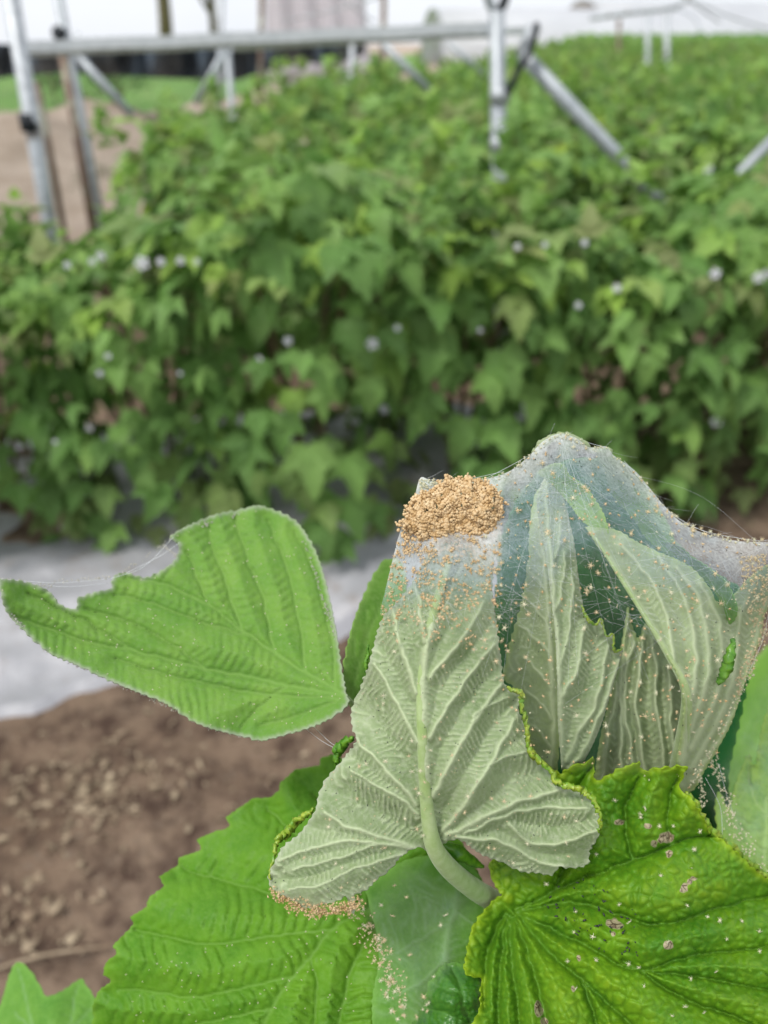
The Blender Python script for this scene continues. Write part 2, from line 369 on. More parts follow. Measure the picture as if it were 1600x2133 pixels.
def foliage(n, seed, hi, H=.86, rx=.34, ry=.43, sz=.80):
    g = np.random.default_rng(seed)
    z = H * (1 - (1 - g.random(n)) ** 1.0 * 1.0); z = H * (.02 + .98 * g.random(n) ** 1.05)
    ph = g.random(n) * 2 * math.pi
    t = z / H
    prof = np.where(t > .72, np.sqrt(np.clip(1 - ((t - .72) / .30) ** 2, .02, 1)), .86 + .14 * t / .72)
    rr = prof * (.62 + .42 * g.random(n) ** .5)
    top = g.random(n) < .32
    rr = np.where(top, g.random(n) ** .5 * .95, rr); z = np.where(top, H * (.90 + .12 * g.random(n)) - .12 * H * rr ** 2, z)
    C = np.stack([rx * rr * np.cos(ph), ry * rr * np.sin(ph), z], 1)
    O = np.stack([np.cos(ph), np.sin(ph), 0 * ph], 1)
    dn = np.where(top, .1 + .6 * g.random(n), .45 + 1.5 * g.random(n))
    A = O + np.stack([0 * ph, 0 * ph, -dn], 1) + (g.random((n, 3)) - .5) * np.where(top, 1.5, 1.15)[:, None]
    A /= np.linalg.norm(A, axis=1)[:, None]
    N = O * np.where(top, .1, .8)[:, None] + np.array([0, 0, 1.0]) * np.where(top, 1.2, .55)[:, None] + (g.random((n, 3)) - .5) * .7
    L = (.055 + .07 * g.random(n) ** 1.3) * sz
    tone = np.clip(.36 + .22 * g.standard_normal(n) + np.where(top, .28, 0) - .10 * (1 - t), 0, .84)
    ns = n // 7; si = g.integers(0, 7, ns); sa = si * .9 + 1; sr = .22 + .04 * si      # young shoots standing above the crest
    C[:ns] = np.stack([sr * np.cos(sa), sr * np.sin(sa), H * .93 + .14 * g.random(ns)], 1) + g.normal(0, .02, (ns, 3)); A[:ns, 2] = np.abs(A[:ns, 2]) * .7 + .15; A[:ns] /= np.linalg.norm(A[:ns], axis=1)[:, None]
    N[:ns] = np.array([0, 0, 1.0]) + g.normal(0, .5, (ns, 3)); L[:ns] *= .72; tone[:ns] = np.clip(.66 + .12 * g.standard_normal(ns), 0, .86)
    yel = g.random(n) < .006; tone = np.where(yel, .93, tone)
    dry = np.clip((.50 - t) * 1.4, 0, .6) * (g.random(n) < .6)
    out = []
    C0, A0, N0 = C, A, N / np.linalg.norm(N, axis=1)[:, None]
    B0 = np.cross(A0, N0); B0 /= np.linalg.norm(B0, axis=1)[:, None]
    for s, ln in ((0, 1.0), (1, .8), (-1, .8)):
        ax = A0 if s == 0 else A0 * .65 + B0 * s * .85
        cc = C0 + (A0 * (.18 * L)[:, None] if s == 0 else 0)
        out.append(leaflets(cc, ax, N0 + .15 * (g.random((n, 3)) - .5), L * ln, L * ln * .64, tone + .05 * (g.random(n) - .5), dry, hi))
    V = np.vstack([o[0] for o in out]); off = np.cumsum([0] + [len(o[0]) for o in out[:-1]])
    Fc = np.vstack([o[1] + f for o, f in zip(out, off)])
    return V, Fc, np.concatenate([o[2] for o in out]), np.concatenate([o[3] for o in out])
def make_bush(seed, hi, n, **k):
    root = empty('raspberry_bush', (0, 0, 0), 'x', 'bush')
    V, Fc, tn, dr = foliage(n, seed, hi, **k)
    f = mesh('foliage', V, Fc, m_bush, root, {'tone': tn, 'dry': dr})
    g = np.random.default_rng(seed + 50); parts = []
    for i in range(5):
        a = g.random() * 6.28; q = np.array([[0, 0, -.05], [.06 * math.cos(a), .06 * math.sin(a), .35], [.16 * math.cos(a), .2 * math.sin(a), .74]])
        parts.append(tube(spline(q, .02)[::4] if False else spline(q, .03), .006, 6))
    V, Fc = join(parts); mesh('cane', V, Fc, m_cane, root)
    return root
def copy_tree(o, parent=None):
    c = o.copy(); COL.objects.link(c); c.parent = parent
    for ch in o.children: copy_tree(ch, c)
    return c
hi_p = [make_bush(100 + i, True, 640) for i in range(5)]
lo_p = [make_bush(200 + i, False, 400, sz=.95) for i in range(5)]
ordn = ['first', 'second', 'third', 'fourth', 'fifth', 'sixth', 'seventh', 'eighth', 'ninth', 'tenth', 'eleventh', 'twelfth', 'thirteenth', 'fourteenth', 'fifteenth', 'sixteenth', 'seventeenth', 'eighteenth', 'nineteenth', 'twentieth']
def on(i): return ordn[i] if i < 20 else str(i + 1) + {1: 'st', 2: 'nd', 3: 'rd'}.get((i + 1) % 10, 'th')
used = set(); bushes = []; nb_ = 0
def field_left(Yv): return -.86 + .27 * (Yv - 4.5)
k = 0; last_k = 0
while nb_ < 285:
    x = {0: -1.75, 1: -.66, 2: -.84}.get(k, None)
    if x is None:
        x = -.92
        while x < field_left(row_y(k, x)): x += .1
    j = 0
    while True:
        yv = row_y(k, x)
        if x > .53 * (yv * .85 + .2) + .35: break
        pl = hi_p if k < 3 else lo_p
        pi = random.randrange(5)
        if k == 0 and j < 5: pi = j
        key = (k < 3, pi); o = pl[pi]
        if key in used: o = copy_tree(o)
        used.add(key)
        sc = random.uniform(.92, 1.08)
        if k == 0 and x < -.62: sc = .84
        o.location = (x, yv + random.uniform(-.05, .05), .02 + float(gz(x, yv)) * (yv > 10)); o.scale = (sc, sc, sc * random.uniform(.88, 1.12) * (1.0 if k else .98))
        o.rotation_euler = (0, 0, random.choice((0, math.pi)) + random.uniform(-.4, .4))
        rn = 'nearest row' if k == 0 else '%s row back' % on(k)
        o['label'] = ('leafy green raspberry bush, %s from the left end of the %s' % (on(j), rn))
        o['group'] = 'raspberry bushes in the %s' % rn
        bushes.append(o); nb_ += 1; j += 1
        x += random.uniform(.36, .44) if k < 6 else random.uniform(.46, .56)
    k += 1
    if k > 14: break
last_k = k
for kk_, pl in ((True, hi_p), (False, lo_p)):
    for i, o in enumerate(pl):
        if (kk_, i) not in used:
            for c in list(o.children): bpy.data.objects.remove(c)
            bpy.data.objects.remove(o)
# the rows too far off to tell bushes apart
Vs = []; Fs = []; T = []; D = []; off = 0
n = 26000; kk = rng.integers(last_k, last_k + 45, n)
yb = ROW0 + PITCHR * kk; x = field_left(yb) + rng.random(n) * (yb * .62 + 4 - field_left(yb)); y = row_y(kk, x) + rng.normal(0, .25, n)
keep = x > field_left(y); x = x[keep]; y = y[keep]; n = len(x)
z = gz(x, y) + .1 + .80 * (1 - rng.random(n) ** 2 * .5) + .08 * fbm(x * .7, y * .7, 6)
A_ = rng.standard_normal((n, 3)); A_[:, 2] = -.4 * rng.random(n); N_ = np.tile([0, -.5, 1.0], (n, 1)) + rng.normal(0, .4, (n, 3))
Ls = .22 + .12 * rng.random(n) + .004 * y
tone = np.clip(.45 + .16 * rng.standard_normal(n), .05, .9)
V, Fc, tn, dr = leaflets(np.stack([x, y, z], 1), A_, N_, Ls, Ls * .8, tone, 0 * tone, False)
tag(mesh('far_raspberry_rows', V, Fc, m_bush, None, {'tone': tn, 'dry': dr}), 'distant raspberry rows merging into one green carpet under the white tunnels', 'crop field', kind='stuff')

# flower shapes added for glints and bright gaps, carried by the bush behind each
def glint_spot(c, r, parent):
    pts = []
    for i in range(5):
        a = i * 1.2566; pts.append((i, a))
    V = []; Fc = []
    d = CAM - c; d /= np.linalg.norm(d); s = np.cross(d, [0, 0, 1]); s /= np.linalg.norm(s); u = np.cross(s, d)
    for i, a in pts:
        o = len(V); da = .55
        for (rr, aa, hh) in ((.15, 0, .1), (.7, -da, .25), (1.0, -.25, .1), (1.0, .25, .1), (.7, da, .25)):
            V.append(c + r * (rr * math.cos(a + aa) * s + rr * math.sin(a + aa) * u + hh * d))
        Fc.append([o, o + 1, o + 2, o + 3, o + 4])
    o = len(V); V += [c + d * r * .3]; ring = 6
    for i in range(ring): V.append(c + r * .22 * (math.cos(i) * s + math.sin(i) * u) + d * r * .15)
    for i in range(ring): Fc.append([o, o + 1 + i, o + 1 + (i + 1) % ring])
    me = mesh('glint_spot', np.array(V) - 0, Fc, m_white)
    near = min(bushes, key=lambda b: abs(b.location.x - c[0]) + abs(b.location.y - c[1]) * 1.0)
    me.parent = near
    bpy.context.view_layer.update(); me.matrix_parent_inverse = near.matrix_world.inverted()
for (px, py, r) in ((775, 716, 17), (600, 710, 12), (540, 748, 8), (603, 747, 8), (208, 778, 8), (225, 742, 8), (828, 683, 9), (908, 668, 8), (1000, 688, 7), (1205, 636, 9), (1285, 600, 11),
                    (1490, 570, 13), (1580, 578, 13), (1598, 570, 12), (296, 548, 18), (335, 545, 11), (376, 543, 11), (410, 545, 8), (210, 533, 11), (192, 545, 9), (140, 552, 9), (418, 458, 9), (1078, 514, 9), (1135, 510, 8),
                    (1218, 506, 9), (1492, 878, 14), (375, 778, 6), (115, 920, 6), (1475, 352, 11), (1133, 232, 8), (1290, 240, 9)):
    if py > 500: Yv = ROW0 + ROWA * (px - 800) / F * 2 - .42
    elif py > 300: Yv = 3.0
    else: Yv = 5.0
    c = PY(px, py, Yv); glint_spot(c, r * np.linalg.norm(c - CAM) / F * .75, None)

# ------------------------------------------------------------------ tunnel frames
def pipe_part(name, a, b, r, mat, root, n=12):
    V, Fc = tube(spline(np.array([a, b]), np.linalg.norm(np.array(a) - b) / 3), r, n); return mesh(name, V, Fc, mat, root)
def to_ground(a, b):
    a = np.array(a); b = np.array(b); t = (a[2] + .05) / (a[2] - b[2]); return a + (b - a) * t
# left post
a = PY(14, -60, 2.65); b = to_ground(a, PY(97, 430, 2.65))
r0 = empty('tunnel_post', b, 'scuffed white metal tunnel post at the far left, nearest to the camera', 'post', 'metal posts of the tunnel frame')
pipe_part('pole', a, b, .024, m_galv, r0)
cl = PY(62, 255, 2.65); V, Fc = tube([cl + [0, 0, -.025], cl + [0, 0, .025]], .030, 12); mesh('clamp', V, Fc, m_black, r0)
# brown + grey pair
a = PY(130, 105, 3.5); b = to_ground(a, PY(185, 420, 3.5))
r1 = empty('tunnel_post', b, 'rusty brown upright post under the left end of the white gutter pipe', 'post', 'metal posts of the tunnel frame')
pipe_part('pole', a, b, .020, m_rust, r1)
a = PY(112, -60, 3.7); b = to_ground(a, PY(190, 350, 3.7))
r1 = empty('tunnel_post', b, 'thin grey upright post right behind the rusty brown post', 'post', 'metal posts of the tunnel frame')
pipe_part('pole', a, b, .019, m_galv2, r1)
pipe_part('brace', PY(160, 115, 3.7), PY(275, 240, 3.7), .017, m_galv2, r1)
V, Fc = tube([PY(120, 68, 3.7), PY(135, 80, 3.68)], .03, 8, jitter=.3); mesh('clamp', V, Fc, m_black, r1)
a = PY(76, 170, 3.0); b = to_ground(a, PY(118, 420, 3.0))
r1 = empty('wooden_stake', b, 'thin dark brown stake leaning beside the white post at far left', 'stake')
V, Fc = tube(spline(np.array([a, (np.array(a) + b) / 2 + [.01, 0, 0], b]), .1), .011, 7, jitter=.15); mesh('stake', V, Fc, m_rust, r1)
# centre post with Y top
a = PY(1035, 22, 2.74); b = to_ground(a, PY(1041, 430, 2.74))
r2 = empty('tunnel_post', b, 'grey galvanised post with a forked top right of centre', 'post', 'metal posts of the tunnel frame')
pipe_part('pole', a, b, .024, m_galv2, r2)
for s in (-1, 1):
    q = np.array([PY(1035, 24, 2.74), PY(1035 + s * 14, 8, 2.74), PY(1035 + s * 24, -30, 2.74)])
    V, Fc = tube(spline(q, .03), .014, 8); mesh('fork', V, Fc, m_galv2 if s < 0 else m_black, r2)
for s, hh in ((1, 200), (1, 300)):
    cc = PY(1041, hh, 2.74); V, Fc = tube([cc + [0, 0, -.02], cc + [0, 0, .02]], .031, 12); mesh('clamp', V, Fc, m_galv, r2)
q = np.array([PY(1058, 195, 2.70), PY(1078, 150, 2.70), PY(1105, 105, 2.70), PY(1118, 50, 2.74)])
V, Fc = tube(spline(q, .03), .010, 8); mesh('strap', V, Fc, m_black, r2)
# long gutter pipe, seen edge on
def gut(name, p, q, w_, h_, mat, label):
    p = np.array(p); q = np.array(q); d = q - p; L = np.linalg.norm(d); d /= L; s = np.cross(d, [0, 0, 1]); s /= np.linalg.norm(s); u = np.cross(s, d)
    prof = [(-.5, .5), (-.5, -.2), (-.3, -.5), (.3, -.5), (.5, -.2), (.5, .5), (.42, .5), (.42, -.15), (.25, -.42), (-.25, -.42), (-.42, -.15), (-.42, .5)]
    V = []; Fc = []; n = len(prof); m_ = 14
    for i in range(m_ + 1):
        cc = p + d * L * i / m_ + u * -.0015 * math.sin(i * 1.9)
        for (x, y) in prof: V.append(cc + s * x * w_ + u * y * h_)
    for i in range(m_):
        for k in range(n): Fc.append([i * n + k, i * n + (k + 1) % n, (i + 1) * n + (k + 1) % n, (i + 1) * n + k])
    o = mesh(name, V, Fc, mat, None, smooth=False, loc=p); return tag(o, label, 'gutter')
gut('gutter_pipe', PY(58, 102, 2.75), PY(1035, 62, 2.82), .06, .042, m_gut, 'long white gutter pipe running from the left post to the forked post')
gut('gutter_pipe', PY(480, 97, 3.9), PY(1120, 62, 5.2), .05, .035, m_gut, 'shorter thin white gutter pipe behind the long one near the centre')
# braces
def strut(p, q, r, mat, label, name='brace_strut'):
    p = np.array(p); q = np.array(q); V, Fc = tube(spline(np.array([p, q]), .3), r, 10); V = V
    o = mesh(name, V, Fc, mat, None, loc=q); return tag(o, label, 'brace', 'diagonal metal braces')
a = PY(1088, 112, 2.74); b = PY(1420, 470, 2.74); strut(a, a + (b - a) * 1.25, .022, m_galv2, 'thick grey diagonal brace sloping down right of the forked post')
a = PY(1660, 240, 2.9); b = PY(1470, 432, 2.9); strut(a, a + (b - a) * 1.3, .016, m_galv2, 'grey diagonal brace half hidden by leaves at the right edge')
strut(PY(1112, 55, 2.78), PY(1086, 120, 2.78), .020, m_galv, 'short steep brace joining the gutter end to the thick brace')
strut(PY(797, 90, 5.2), PY(900, 195, 5.2), .022, m_galv2, 'faint diagonal brace below the gutter in the middle')
strut(PY(935, 90, 6.5), PY(1010, 158, 6.5), .020, m_galv2, 'smallest faint diagonal brace just left of the forked post')
strut(PY(470, 105, 5.0), PY(408, 215, 5.0), .020, m_galv2, 'diagonal brace sloping down to the left before the black netting')
a = PY(474, 105, 5.3); b = to_ground(a, PY(484, 240, 5.3)); r3 = empty('tunnel_post', b, 'grey post standing before the black netting left of centre', 'post', 'metal posts of the tunnel frame'); pipe_part('pole', a, b, .019, m_galv2, r3)
for (px, y0, y1, Yv, lab) in ((545, -50, 130, 9, 'dark thin post rising above the gutter beside the pale tunnel end'), (462, -50, 60, 9, 'thin grey post rising into the sky left of centre'), (1390, 22, 150, 9, 'grey post standing in the field at upper right'), (1350, 25, 130, 10, 'dark thin post left of the grey post at upper right'),
                             (800, -40, 100, 9, 'slim post above the gutter in the middle'), (1290, 40, 120, 12, 'faint thin post in the far field before the white tunnels'), (735, 85, 130, 9, 'small grey post at the right end of the black netting')):
    a = PY(px, y0, Yv); b = to_ground(a, PY(px - 2, y1, Yv)); r3 = empty('tunnel_post', b, lab, 'post', 'metal posts of the tunnel frame'); pipe_part('pole', a, b, .028, m_galv if 'grey' in lab else m_rust, r3)
# arched hoop and cross pipes at the upper right
q = np.array([PY(1230, 38, 9), PY(1330, 24, 9), PY(1410, 14, 9), PY(1440, -10, 9)])
V, Fc = tube(spline(q, .3), .022, 8); tag(mesh('cross_pipe', V, Fc, m_galv, None, loc=q[0]), 'thin cross pipe on top of the posts at upper right', 'pipe')
def wire(pts, Yv, r, label):
    q = np.array([PY(x, y, Yv) for x, y in pts]); V, Fc = tube(spline(q, .4), r, 6); tag(mesh('support_wire', V, Fc, m_galv, None, loc=q[0]), label, 'wire', 'taut wires above the field')
wire([(1440, 0), (1520, 35), (1620, 65)], 9, .009, 'thin wire slanting down to the right edge of the sky')
wire([(1380, -40), (1500, 48)], 9, .009, 'thin wire slanting from the top of the cross pipe')
wire([(680, -30), (745, 22), (780, 45)], 9, .009, 'thin wire crossing the pale tunnel end')
wire([(590, 45), (700, 20), (800, -10)], 9, .009, 'thin wire rising to the right over the pale tunnel end')
# black shade net hung behind the gutter
top = [(-60, 88), (100, 95), (300, 92), (500, 84), (700, 74), (760, 70)]
bot = [(-60, 168), (0, 162), (60, 156), (130, 150), (220, 156), (300, 160), (400, 165), (500, 166), (560, 145), (620, 132), (700, 132), (760, 112)]
def netf(u, v):
    px = -60 + u * 820; t_ = np.interp(px, [p[0] for p in top], [p[1] for p in top]); b_ = np.interp(px, [p[0] for p in bot], [p[1] for p in bot])
    py = t_ + (b_ - t_) * v; Yv = 10 + .25 * np.sin(px * .05 + v * 2) + .15 * np.sin(px * .13) + .5 * v
    out = np.zeros(px.shape + (3,))
    r = FW + ((px - 800) / F)[..., None] * RT + ((1066.5 - py) / F)[..., None] * UP
    return CAM + r * (Yv / r[..., 1])[..., None]
net = sheet('shade_net', netf, 160, 14, m_net); md = net.modifiers.new('s', 'SOLIDIFY'); md.thickness = .01
tag(net, 'dark blue black shade netting hanging in a sagging band behind the gutter', 'netting')

# ------------------------------------------------------------------ far tunnels, trees
def tunnel(x0, y0, L, wdt, hgt, ang, label):
    n = 20; V = []; Fc = []; ca, sa = math.cos(ang), math.sin(ang); mseg = 24
    for i in range(mseg + 1):
        for k in range(n + 1):
            a = math.pi * k / n; lx = i / mseg * L; ly = wdt * .5 * math.cos(a); lz = hgt * math.sin(a) ** .6 * (1 + .02 * math.sin(i * 1.6)) if 0 < k < n else 0
            V.append([x0 + lx * ca - ly * sa, y0 + lx * sa + ly * ca, lz + 0])
    for i in range(mseg):
        for k in range(n): Fc.append([i * (n + 1) + k, i * (n + 1) + k + 1, (i + 1) * (n + 1) + k + 1, (i + 1) * (n + 1) + k])
    root = empty('polytunnel', (x0, y0, 0), label, 'greenhouse', 'white film tunnels along the horizon')
    f = mesh('film_cover', V, Fc, m_film, root); md = f.modifiers.new('s', 'SOLIDIFY'); md.thickness = .02
    for i in range(0, mseg + 1, 3):
        v_, f_ = tube(np.array(V[i * (n + 1):(i + 1) * (n + 1)]) + [0, 0, .03], .04, 6); mesh('hoop', v_, f_, m_galv, root)
    return root
tunnel(2.2, 42, 90, 8, 2.5, R(4), 'long white film tunnel behind the green field at upper right')
tunnel(12, 56, 100, 9, 3.4, R(5), 'second white tunnel, just over the top of the nearest one')
# pale tunnel end wall
xa = PY(552, 70, 14); xb = PY(772, 64, 14)
def tend(u, v):
    x = xa[0] + u * (xb[0] - xa[0]) ; z = v * 3.2; y = 14 + .08 * np.sin(u * 25 + v * 3) + .5 * v; x = x - .25 * v * u
    return np.stack([x, y, z + .6], -1)
te = sheet('tunnel_end_sheet', tend, 60, 12, simple('pinkish_film', (.80, .77, .79), (.88, .85, .87), 1.0, .5, .4, tl=.6))
md = te.modifiers.new('s', 'SOLIDIFY'); md.thickness = .02; tag(te, 'pale pinkish grey plastic sheet hanging at the top centre left', 'plastic sheet')
m_tree = simple('tree_leaves', (.035, .08, .03), (.08, .15, .05), 2, .7, .3, tl=.2)
def tree(x, y, h, r, label, dens=900, name='tree', gz0=0, trunk=.35):
    root = empty(name, (x, y, gz0), label, 'tree' if name == 'tree' else 'shrub')
    g = np.random.default_rng(int(abs(x * 13 + y * 7))); parts = []
    parts.append(tube(spline(np.array([[x, y, 0], [x + .02 * h, y, h * .4], [x - .02 * h, y, h * .8]]), .3), np.linspace(.03, .012, len(spline(np.array([[x, y, 0], [x + .02 * h, y, h * .4], [x - .02 * h, y, h * .8]]), .3))) * h, 7))
    tips = []
    for i in range(10):
        a = g.random() * 6.28; z0 = h * (.3 + .4 * g.random()); e = np.array([x + r * .8 * math.cos(a), y + r * .8 * math.sin(a), z0 + h * .25])
        parts.append(tube([[x, y, z0], (np.array([x, y, z0]) + e) / 2 + [0, 0, .03 * h], e], [.012 * h, .009 * h, .004 * h], 5)); tips.append(e)
    v_, f_ = join(parts); mesh('trunk', v_ + [0, 0, gz0], f_, m_cane, root)
    n = dens; ci = g.integers(0, len(tips), n); C = np.array(tips)[ci] + g.normal(0, r * .28, (n, 3))
    A_ = g.standard_normal((n, 3)); N_ = g.standard_normal((n, 3)); Ls = h * (.04 + .03 * g.random(n))
    V, Fc, a_, b_ = leaflets(C, A_, N_, Ls, Ls * .7, 0 * Ls, 0 * Ls, False); mesh('crown', V + [0, 0, gz0], Fc, m_tree, root)
tree(-9.2, 38, 11, 2.4, 'blurred bare-stemmed tree rising above the gutter left of centre', 500)
tree(-7.4, 39, 7, 1.6, 'smaller blurred tree right of the bare-stemmed tree', 500)
tree(-5.1, 17, .95, .5, 'round green shrub on the grass under the black netting', 700, 'shrub')
tree(-8.2, 16.5, .9, .55, 'dark shrub at the far left edge of the grass', 700, 'shrub')
tree(-6.6, 17.5, .8, .5, 'dark green shrub between the white post and the rusty post', 700, 'shrub')
for i_, (tx, ty, th_) in enumerate(((-4.6, 13.0, .45), (-3.6, 10.5, .35), (-2.6, 13.5, .5), (-2.0, 15.5, .55), (-3.2, 8.2, .28), (-2.3, 6.6, .25))):
    tree(tx, ty, th_, th_ * .6, ['low weed clump on the grass edge behind the rusty post', 'small weed clump growing from the earth bank at left', 'weed clump on the bank below the left strut', 'bushier weed clump just before the row ends', 'tiny weed tuft on the bare soil by the white post', 'tiny weed tuft on bare soil nearest the row end'][i_], 260, 'shrub', float(gz(tx, ty)))
tree(-.6, 15, .9, .4, 'small shrub at the right end of the black netting', 500, 'shrub')

# ------------------------------------------------------------------ litter on the soil
def litter(n, cx, cy, sx, sy, seed):
    g = np.random.default_rng(seed); x = cx + g.normal(0, sx, n); y = cy + g.normal(0, sy, n)
    z = gz(x, y) + .004 + .008 * g.random(n)
    A_ = g.standard_normal((n, 3)); A_[:, 2] *= .2; N_ = np.tile([0, 0, 1.0], (n, 1)) + g.normal(0, .6, (n, 3)); L_ = .003 + .024 * g.random(n) ** 3
    return leaflets(np.stack([x, y, z], 1), A_, N_, L_, L_ * (.15 + .45 * g.random(n)), g.random(n), 0 * x, True, .3)
c1 = PG(170, 1640); c2 = PG(60, 1900); c3 = PG(500, 1520); c4 = PG(1580, 1150)
o_ = [litter(620, c1[0], c1[1], .095, .06, 1), litter(200, c2[0], c2[1], .05, .04, 2), litter(40, c3[0], c3[1], .2, .07, 3), litter(1100, -.1, .95, .42, .22, 4), litter(60, c4[0], c4[1], .2, .2, 5)]
off = np.cumsum([0] + [len(o[0]) for o in o_[:-1]])
tag(mesh('leaf_litter', np.vstack([o[0] for o in o_]), np.vstack([o[1] + f for o, f in zip(o_, off)]), m_dry), 'dry straw coloured leaf litter scattered on the brown soil', 'leaf litter', kind='stuff')
a = PG(-60, 2045); b = PG(250, 1978); V, Fc = tube(spline(np.array([a + [0, 0, .012], (a + b) / 2 + [0, .004, .02], b + [0, 0, .012]]), .02), .0022, 7)
tag(mesh('twig', V, Fc, m_dry, None, loc=a), 'thin dry twig lying on the soil at lower left', 'twig')
# folded white film flap on the right
def flap(u, v):
    b = PY(1500, 1100, 2.0); x = b[0] - .03 + .07 * u + .03 * np.sin(v * 3); z = b[2] - .12 + .28 * v; y = 2.05 + .02 * np.sin(u * 9 + v * 2) + .06 * v
    x = x + (1 - v) * .03 * (u - .5); return np.stack([x, y, z], -1)
fl = sheet('plastic_flap', flap, 20, 14, m_mulch); fl.modifiers.new('s', 'SOLIDIFY').thickness = .002
tag(fl, 'white plastic flap standing upright behind the webbing at right', 'plastic flap')

# ================================================================== THE WEBBED SHOOT
def tps(ctrl):
    c = np.array(ctrl, float); n = len(c); xy = c[:, :2] / 500.
    r = np.linalg.norm(xy[:, None] - xy[None], axis=2); K = np.where(r > 0, r ** 2 * np.log(r + 1e-12), 0)
    Pm = np.hstack([np.ones((n, 1)), xy]); A = np.zeros((n + 3, n + 3)); A[:n, :n] = K + np.eye(n) * 1e-4; A[:n, n:] = Pm; A[n:, :n] = Pm.T
    w_ = np.linalg.solve(A, np.concatenate([c[:, 2], np.zeros(3)]))
    def f(x, y):
        q = np.stack([np.asarray(x, float), np.asarray(y, float)], -1) / 500.; sh = q.shape[:-1]; q = q.reshape(-1, 2); d = np.linalg.norm(q[:, None] - xy[None], axis=2)
        v = (np.where(d > 0, d ** 2 * np.log(d + 1e-12), 0) @ w_[:n]) + w_[n] + q @ w_[n + 1:]; return v.reshape(sh)
    return f
def seg_dist(Q, A, B):
    """nearest segment of A->B for each Q: distance, index, parameter"""
    bd = np.full(len(Q), 1e9); bi = np.zeros(len(Q), int); bt = np.zeros(len(Q)); AB = B - A; L2 = (AB ** 2).sum(1) + 1e-9
    for s in range(0, len(Q), 4000):
        q = Q[s:s + 4000]; t = np.clip(((q[:, None] - A[None]) * AB[None]).sum(2) / L2, 0, 1)
        d = np.linalg.norm(q[:, None] - (A[None] + t[..., None] * AB[None]), axis=2); i = d.argmin(1); r = np.arange(len(q))
        bd[s:s + 4000] = d[r, i]; bi[s:s + 4000] = i; bt[s:s + 4000] = t[r, i]
    return bd, bi, bt
def inside(Q, poly):
    x, y = Q[:, 0], Q[:, 1]; ins = np.zeros(len(Q), bool); n = len(poly)
    for i in range(n):
        x1, y1 = poly[i]; x2, y2 = poly[(i + 1) % n]
        if y1 == y2: continue
        c = ((y1 > y) != (y2 > y)) & (x < (x2 - x1) * (y - y1) / (y2 - y1) + x1); ins ^= c
    return ins
def teeth(poly, amp, wl, seed=0, smooth=True):
    p = np.array(poly, float); q = np.vstack([p, p[:1]]); out = []; s = 0
    area = .5 * np.sum(q[:-1, 0] * q[1:, 1] - q[1:, 0] * q[:-1, 1]); sg = 1 if area > 0 else -1
    pts = spline(q, 4) if smooth else np.vstack([q[i] + (q[i + 1] - q[i]) * np.linspace(0, 1, max(2, int(np.linalg.norm(q[i + 1] - q[i]) / 4)), endpoint=False)[:, None] for i in range(len(q) - 1)])
    d = np.gradient(pts, axis=0); d /= np.linalg.norm(d, axis=1)[:, None] + 1e-9; nrm = np.stack([d[:, 1], -d[:, 0]], 1) * sg
    s = np.concatenate([[0], np.cumsum(np.linalg.norm(np.diff(pts, axis=0), axis=1))])
    ph = s / wl + 1.3 * vn(s / (wl * 2.5), s * 0, seed); fr = ph - np.floor(ph); saw = np.where(fr < .72, fr / .72, (1 - fr) / .28)
    a = amp * (.55 + .9 * vn(s / (wl * 1.3), s * 0 + 4, seed))
    return pts + nrm * ((saw - .4) * a)[:, None]
class Blade: pass
